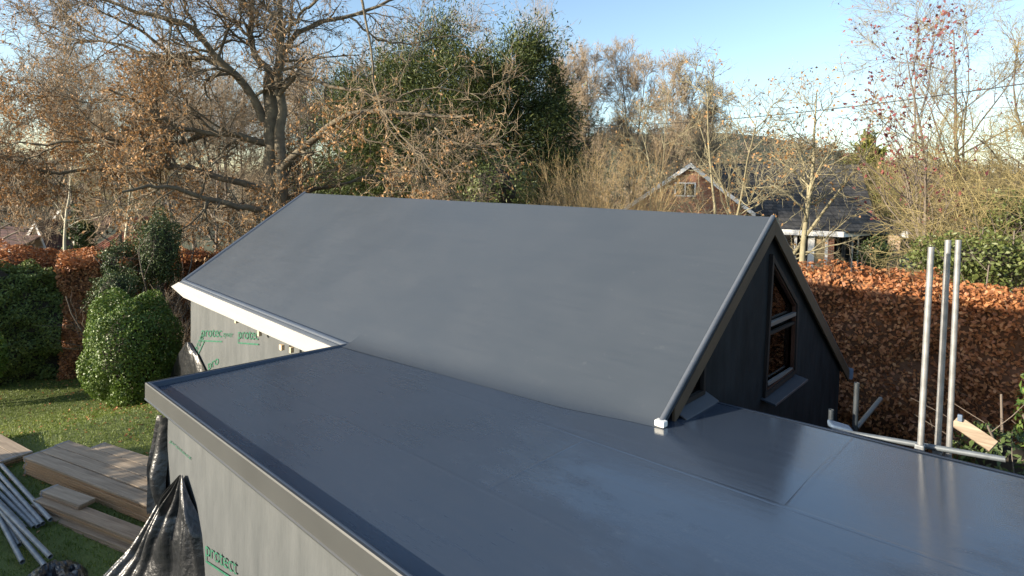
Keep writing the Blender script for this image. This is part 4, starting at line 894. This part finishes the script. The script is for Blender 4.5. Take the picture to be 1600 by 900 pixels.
    lvt = [(10, .1, 1, 55, 2.0, .6, 5, .16, -.02, 3, True, .008), (8, .1, 1, 45, .95, .65, 4, .18, 0., 3, True, .006), (4, .2, 1, 40, .42, .7, 2, .2, 0., 3, True, .005)]
    gt_ = 'dense olive thickets on the right'
    for px, D, yt, lab, sd, n in ((1400, 38, 225, 'dense olive twig thicket over the white porch roof', 75, 22), (1590, 16, 228, 'dense olive twig thicket behind the three poles', 76, 30), (1650, 14, 205, 'dense olive twig thicket at the right photo edge', 77, 30), (1455, 35, 222, 'olive twig thicket rising behind the right end of the porch', 78, 22)):
        bare_shrub(px, 330, D, hgt(px, yt, D), n, lab, sd, 'twig_olive', .31, .026, name='twig_thicket', lv=lvt, group=gt_)
    for px, py, D, R, n, lab, sd in ((1540, 404, 13.2, (1.3, .8, .7), 3800, 'light green undergrowth behind the copper hedge at right', 81), (1470, 402, 14.5, (.7, .8, .5), 1800, 'olive green undergrowth between the porch and the poles', 82), (1368, 394, 26.5, (.8, .7, .75), 2600, 'dark green shrub in front of the porch window', 83), (1600, 350, 14, (1.0, .8, .85), 3000, 'leafy green undergrowth at the right photo edge', 84)):
        shrub('undergrowth_shrub', at(px, py, D), R, n, .1, .055, M['bramble'] if sd != 83 else M['holly'], lab, 'shrub', sd, lump=.3, depth=.9, f=4.5, spread=1., coresc=.4)
    # far hillside wood
    rng = np.random.default_rng(90); n = 2500; b = rng.uniform(-.85, .85, n); d = rng.uniform(95, 430, n)
    x = CAM[0]+d*(np.cos(b)*_fw[0]+np.sin(b)*_rt[0]); y = CAM[1]+d*(np.cos(b)*_fw[1]+np.sin(b)*_rt[1]); z = terrain(x, y)
    r = rng.uniform(2., 3.6, n); Cc = np.stack([x, y, z+r*.9], 1); g = Geo(); per = 30; idx = np.repeat(np.arange(n), per)
    dd = unit(rng.normal(size=(len(idx), 3))); P = Cc[idx]+dd*(r[idx]*rng.uniform(.4, 1.1, len(idx)))[:, None]*[1, 1, 1.25]; tn = rng.beta(1.5, 1.5, n)[idx]
    Nv = unit(dd+rng.normal(size=dd.shape)*.6); Dv = unit(np.cross(Nv, rng.normal(size=dd.shape))); g.leaves(P, Dv, Nv, rng.uniform(.7, 1.6, len(idx)), rng.uniform(.25, .6, len(idx)), np.clip(tn+rng.normal(size=len(idx))*.08, 0, 1))
    tag(g.obj('distant_wood', M['far_wood'], None, False), 'far brown winter wood covering the hillside', 'wood', kind='stuff')
woods()

# ------------------------------------------------------------------ houses
class Fr:
    """house frame: X to the right of the view, Y away, Z up, origin at a point"""
    def __init__(s, o, ang=0.):
        s.o = np.array(o, float); c, n = math.cos(ang), math.sin(ang); s.x = _rt*c+_fw*n; s.y = _fw*c-_rt*n
    def __call__(s, x, y, z): return np.array([s.o[0], s.o[1], 0])+s.x*x+s.y*y+np.array([0, 0, z])
def fbox(name, fr, lo, hi, m, parent, bevel=0):
    V = [fr(a, b, c) for c in (lo[2], hi[2]) for a, b in ((lo[0], lo[1]), (hi[0], lo[1]), (hi[0], hi[1]), (lo[0], hi[1]))]; return poly(name, V, BOXF, m, parent, bevel=bevel)
def window(fr, x0, x1, z0, z1, y, parent, bars=1, m='white_paint'):
    w = fbox('window', fr, (x0, y-.05, z0), (x1, y-.02, z0+.07), M[m], parent)
    for a in ((x0, z1-.07, x1, z1), (x0, z0+.07, x0+.07, z1-.07), (x1-.07, z0+.07, x1, z1-.07)): fbox('frame', fr, (a[0], y-.05, a[1]), (a[2], y-.02, a[3]), M[m], w)
    for k in range(bars):
        xm = x0+(x1-x0)*(k+1)/(bars+1); fbox('frame', fr, (xm-.03, y-.048, z0+.07), (xm+.03, y-.022, z1-.07), M[m], w)
    fbox('pane', fr, (x0+.06, y-.032, z0+.06), (x1-.06, y-.028, z1-.06), M['dark_glass'], w)
def right_house():
    o = at(1078, 300, 31); fr = Fr(o, -rad(19)); gz = terrain(o[0], o[1])
    hor = lambda x: 274+37*x/1600
    HP = lambda px, py, D: onplane(px, py, fr.y, fr.y@np.array([o[0], o[1], 0])+(D-31))
    X = lambda px, D=31: (HP(px, hor(px), D)-[o[0], o[1], 0])@fr.x
    Z = lambda px, py, D=31: HP(px, py, D)[2]
    e = empty('brick_bungalow', (o[0], o[1], gz), 'brick bungalow with slate roof and white barge boards behind bare trees', 'house')
    xa, xl, xr = X(1078), X(985), X(1170); za = Z(1078, 258); zl = Z(985, 322)
    prism('gable_wall', [fr(xl+.1, 0, gz), fr(xr-.1, 0, gz), fr(xr-.1, 0, zl-.05), fr(xa, 0, za-.15), fr(xl+.1, 0, zl-.05)], fr.y*.3, M['brick'], e)
    window(fr, X(1054), X(1087), Z(1070, 307), Z(1070, 285), 0, e, 1)
    for s, x1 in ((-1, xl-.35), (1, xr+.35)):
        z1 = za+(zl-za)*(abs(x1-xa)/abs((xl if s < 0 else xr)-xa))
        prism('barge_board', [fr(xa, -.3, za+.12), fr(x1, -.3, z1+.12), fr(x1, -.3, z1-.12), fr(xa, -.3, za-.13)], fr.y*.04, M['white_paint'], e)
        prism('roof', [fr(xa, -.26, za+.15), fr(x1, -.26, z1+.15), fr(x1, 9, z1+.15), fr(xa, 9, za+.15)], (0, 0, -.12), M['slate'], e)
    # main slate roof to the right: ridge behind, eave in front, hipped right end
    zr = Z(1200, 256, 36); ze = Z(1250, 338, 31.5)
    prism('roof', [fr(X(1165), .5, ze), fr(X(1375), .5, ze), fr(X(1340, 36), 5, zr), fr(X(1095, 36), 5, zr)], (0, 0, -.12), M['slate'], e)
    prism('roof', [fr(X(1340, 36)+.02, 5, zr), fr(X(1375)+.02, .5, ze), fr(X(1375)+.02, 10, ze)], (0, 0, -.12), M['slate'], e)
    # porch wing in front with its own hipped roof
    D2 = 28.5; y2 = D2-31; zp = Z(1290, 361, D2)+.02; zt = Z(1290, 322, 31)
    xl2, xr2 = X(1236, D2), X(1318, D2)
    prism('roof', [fr(xl2-.4, y2, zp), fr(xr2+.05, y2, zp), fr(X(1296, 31), .4, zt), fr(xl2-.3, .4, zt)], (0, 0, -.1), M['slate'], e)
    prism('roof', [fr(xr2+.07, y2, zp), fr(X(1420, 31), .1, zp), fr(X(1340, 31), .42, zt), fr(X(1296, 31)+.02, .42, zt)], (0, 0, -.1), M['slate'], e)
    prism('fascia_board', [fr(xl2-.4, y2-.03, zp-.02), fr(xr2+.07, y2-.03, zp-.02), fr(xr2+.07, y2-.03, zp-.27), fr(xl2-.4, y2-.03, zp-.27)], fr.y*.03, M['white_paint'], e)
    prism('fascia_board', [fr(xr2+.08, y2-.03, zp-.02), fr(X(1372, 31), -.02, zp-.02), fr(X(1372, 31), -.02, zp-.24), fr(xr2+.08, y2-.03, zp-.27)], fr.y*.04, M['white_paint'], e)
    prism('fascia_board', [fr(X(1373, 31), -.1, zp+.0), fr(X(1421, 31), -.1, zp+.0), fr(X(1421, 31), -.1, zp-.25), fr(X(1373, 31), -.1, zp-.22)], fr.y*.04, M['white_paint'], e)
    fbox('gutter_box', fr, (X(1385, 31), -.16, zp-.3), (X(1421, 31), -.11, zp-.2), M['white_paint'], e)
    wy = y2+.35
    fbox('porch_wall', fr, (xl2-.2, wy+.12, gz), (X(1309, D2), wy+.3, zp-.1), M['frame_dark'], e)
    fbox('white_post', fr, (X(1268, D2), wy-.06, gz), (X(1278, D2), wy+.1, zp-.27), M['white_paint'], e, .01)
    fbox('blind', fr, (X(1278, D2)+.01, wy+.02, gz), (X(1295, D2)-.005, wy+.08, zp-.27), M['beige_blind'], e)
    fbox('white_post', fr, (X(1295, D2), wy-.05, gz), (X(1299.5, D2), wy+.1, zp-.27), M['white_paint'], e, .008)
    fbox('white_post', fr, (X(1246, D2), wy-.05, gz), (X(1250, D2), wy+.1, zp-.27), M['white_paint'], e, .008)
    fbox('brick_pier', fr, (X(1299.5, D2)+.005, wy-.08, gz), (X(1309, D2), wy+.1, zp-.27), M['brick'], e)
    fbox('rear_wall', fr, (X(1309, 30), -.5, gz), (X(1425, 31)-.6, -.3, zp-.2), M['frame_dark'], e)
    for a, b in ((1311, 1322), (1322, 1334), (1334, 1346)): window(fr, X(a, 30.3)+.02, X(b, 30.3), gz+.4, zp-.3, -.6, e, 0, 'white_paint' if a == 1334 else 'transom')
    fbox('buff_pier', fr, (X(1389, 30.5), -.75, gz), (X(1408, 30.5), -.5, zp-.2), M['brick_buff'], e)
    return e
right_house()
def left_houses():
    hor = lambda x: 274+37*x/1600
    def mk(D, px): o = at(px, 300, D); return o, Fr(o), (lambda p, d=D: (p-px)*d/F_PX), (lambda p, y, d=D: 2.2-(y-hor(p))*d/F_PX), terrain(o[0], o[1])
    o, fr, X, Z, gz = mk(50, 60); e = empty('tiled_house', (o[0], o[1], gz), 'brown tiled house with a white edged gable at far left', 'house')
    xa, xl, xr = X(57), X(31), X(72); za, zl, zr = Z(57, 348), Z(31, 392), Z(72, 388)
    prism('gable_wall', [fr(xl+.15, 0, gz), fr(xr-.1, 0, gz), fr(xr-.1, 0, zr), fr(xa, 0, za-.3), fr(xl+.15, 0, zl)], fr.y*.3, M['render'], e)
    for x1, z1 in ((xl-.1, zl-.15), (xr+.15, zr-.1)):
        prism('barge_board', [fr(xa, -.25, za+.12), fr(x1, -.25, z1+.1), fr(x1, -.25, z1-.26), fr(xa, -.25, za-.3)], fr.y*.06, M['white_paint'], e)
        prism('roof', [fr(xa, -.2, za+.16), fr(x1, -.2, z1+.13), fr(x1, 5, z1+.13), fr(xa, 5, za+.16)], (0, 0, -.12), M['brown_tile'], e)
    zR = Z(90, 346); zE = Z(90, 393)
    prism('roof', [fr(X(24), .6, Z(24, 383)), fr(X(128), .6, zE), fr(X(122), 4.5, zR+.1), fr(X(48), 4.5, zR+.1), fr(X(24), 3, Z(24, 355))], (0, 0, -.15), M['brown_tile'], e)
    fbox('wall', fr, (X(28), .9, gz), (X(126), 1.2, zE), M['brick'], e)
    prism('ridge_tiles', [fr(X(24), 2.9, Z(24, 354)), fr(X(50), 4.4, zR+.12), fr(X(50), 4.4, zR+.34), fr(X(24), 2.9, Z(24, 354)+.22)], fr.y*.25, M['slate'], e)
    window(fr, X(47), X(54), Z(50, 400), Z(50, 383), 0, e, 0); window(fr, X(60), X(68), Z(60, 402), Z(60, 386), 0, e, 0)
    fbox('porch', fr, (X(26), -.9, gz), (X(40), -.2, Z(30, 378)), M['white_paint'], e, .05)
    # house behind it
    o, fr, X, Z, gz = mk(62, 95); e = empty('tiled_house', (o[0], o[1], gz), 'second brown tiled house whose white gable shows behind the birch', 'house')
    prism('gable_wall', [fr(X(82), 0, gz), fr(X(112), 0, gz), fr(X(112), 0, Z(112, 346)), fr(X(95), 0, Z(95, 328)), fr(X(82), 0, Z(82, 346))], fr.y*.3, M['render'], e)
    for a, b in ((80, 348), (116, 350)):
        prism('barge_board', [fr(X(95), -.2, Z(95, 326)), fr(X(a), -.2, Z(a, b)), fr(X(a), -.2, Z(a, b)-.35), fr(X(95), -.2, Z(95, 326)-.4)], fr.y*.06, M['white_paint'], e)
        prism('roof', [fr(X(95), -.15, Z(95, 326)+.1), fr(X(a), -.15, Z(a, b)+.1), fr(X(a), 7, Z(a, b)+.1), fr(X(95), 7, Z(95, 326)+.1)], (0, 0, -.14), M['brown_tile'], e)
    # left edge roof
    o, fr, X, Z, gz = mk(47, -20); e = empty('tiled_house', (o[0], o[1], gz), 'dark red roofed house cut off by the left photo edge', 'house')
    prism('roof', [fr(X(-90), 0, Z(-20, 392)), fr(X(22), 0, Z(22, 390)), fr(X(22), 4.5, Z(22, 354, 51.5)), fr(X(-90), 4.5, Z(-20, 354, 51.5))], (0, 0, -.15), M['brown_tile'], e)
    fbox('wall', fr, (X(-88), .3, gz), (X(21), .6, Z(20, 391)), M['brick'], e)
    prism('fascia_board', [fr(X(-90), -.06, Z(-20, 392)), fr(X(22), -.06, Z(22, 390)), fr(X(22), -.06, Z(22, 390)-.25), fr(X(-90), -.06, Z(-20, 392)-.25)], fr.y*.04, M['white_paint'], e)
    # terracotta roof with rolled tiles
    o, fr, X, Z, gz = mk(40, 158); e = empty('tiled_house', (o[0], o[1], gz), 'terracotta pantile roofed house beside the narrow green conifer', 'house')
    z0, z1 = Z(150, 398), Z(160, 369); y1 = 2.6; nr = 11; cols = 8*nr+1; xs = np.linspace(X(130), X(182), cols); t = np.linspace(0, 1, 14)
    Xg = np.zeros((14, cols, 3))
    for i, a in enumerate(t):
        for j, x in enumerate(xs):
            Xg[i, j] = fr(x+a*.6, y1*a, z0+(z1-z0)*a+.07*abs(math.sin(math.pi*j/8))+.03*((a*13) % 1 < .5))
    grid('roof', Xg, M['red_tile'], e); fbox('wall', fr, (X(133), .15, gz), (X(178), .45, z0-.02), M['brick'], e)
    prism('gable_wall', [fr(X(140), 2.7, z0-.5), fr(X(180), 2.7, z0-.5), fr(X(164), 2.7, Z(152, 346)), fr(X(152), 2.7, Z(152, 346))], fr.y*.2, M['render'], e)
    prism('roof', [fr(X(152), 2.66, Z(152, 345)), fr(X(138), 2.66, z1-.1), fr(X(138), 7, z1-.1), fr(X(152), 7, Z(152, 345))], (0, 0, -.12), M['brown_tile'], e)
    prism('roof', [fr(X(152), 2.66, Z(152, 345)), fr(X(174), 2.66, z1-.1), fr(X(174), 7, z1-.1), fr(X(152), 7, Z(152, 345))], (0, 0, -.12), M['red_tile'], e)
left_houses()
# overhead cable
def cable():
    a, b, c = at(1640, 125, 13), at(880, 195, 30), at(520, 222, 38); g = Geo(); t = np.linspace(0, 1, 40)[:, None]
    P = np.concatenate([a*(1-t)+b*t-np.array([0, 0, .35])*(4*t*(1-t)), (b*(1-t)+c*t-np.array([0, 0, .2])*(4*t*(1-t)))[1:]])
    g.tubes(P[None], np.full((1, len(P)), .014), 6); tag(g.obj('overhead_cable', M['cable']), 'thin black overhead cable crossing the sky at right', 'cable')
cable()
# unseen hedge added by the lawn so its shade falls on the boards
box_hedge('shading_hedge', (-13.3, -9.3), (1.5, -9.3), 1.2, GZ, GZ+2.7, 5000, .2, .1, M['hedge_green'], 'unseen green hedge added on the near side of the lawn for its shade', 97, 'core', .1)

for o in bpy.data.objects:
    if o.parent is not None and o.name.split('.')[0] in ('twigs', 'leaves', 'foliage'): o['kind'] = 'stuff'
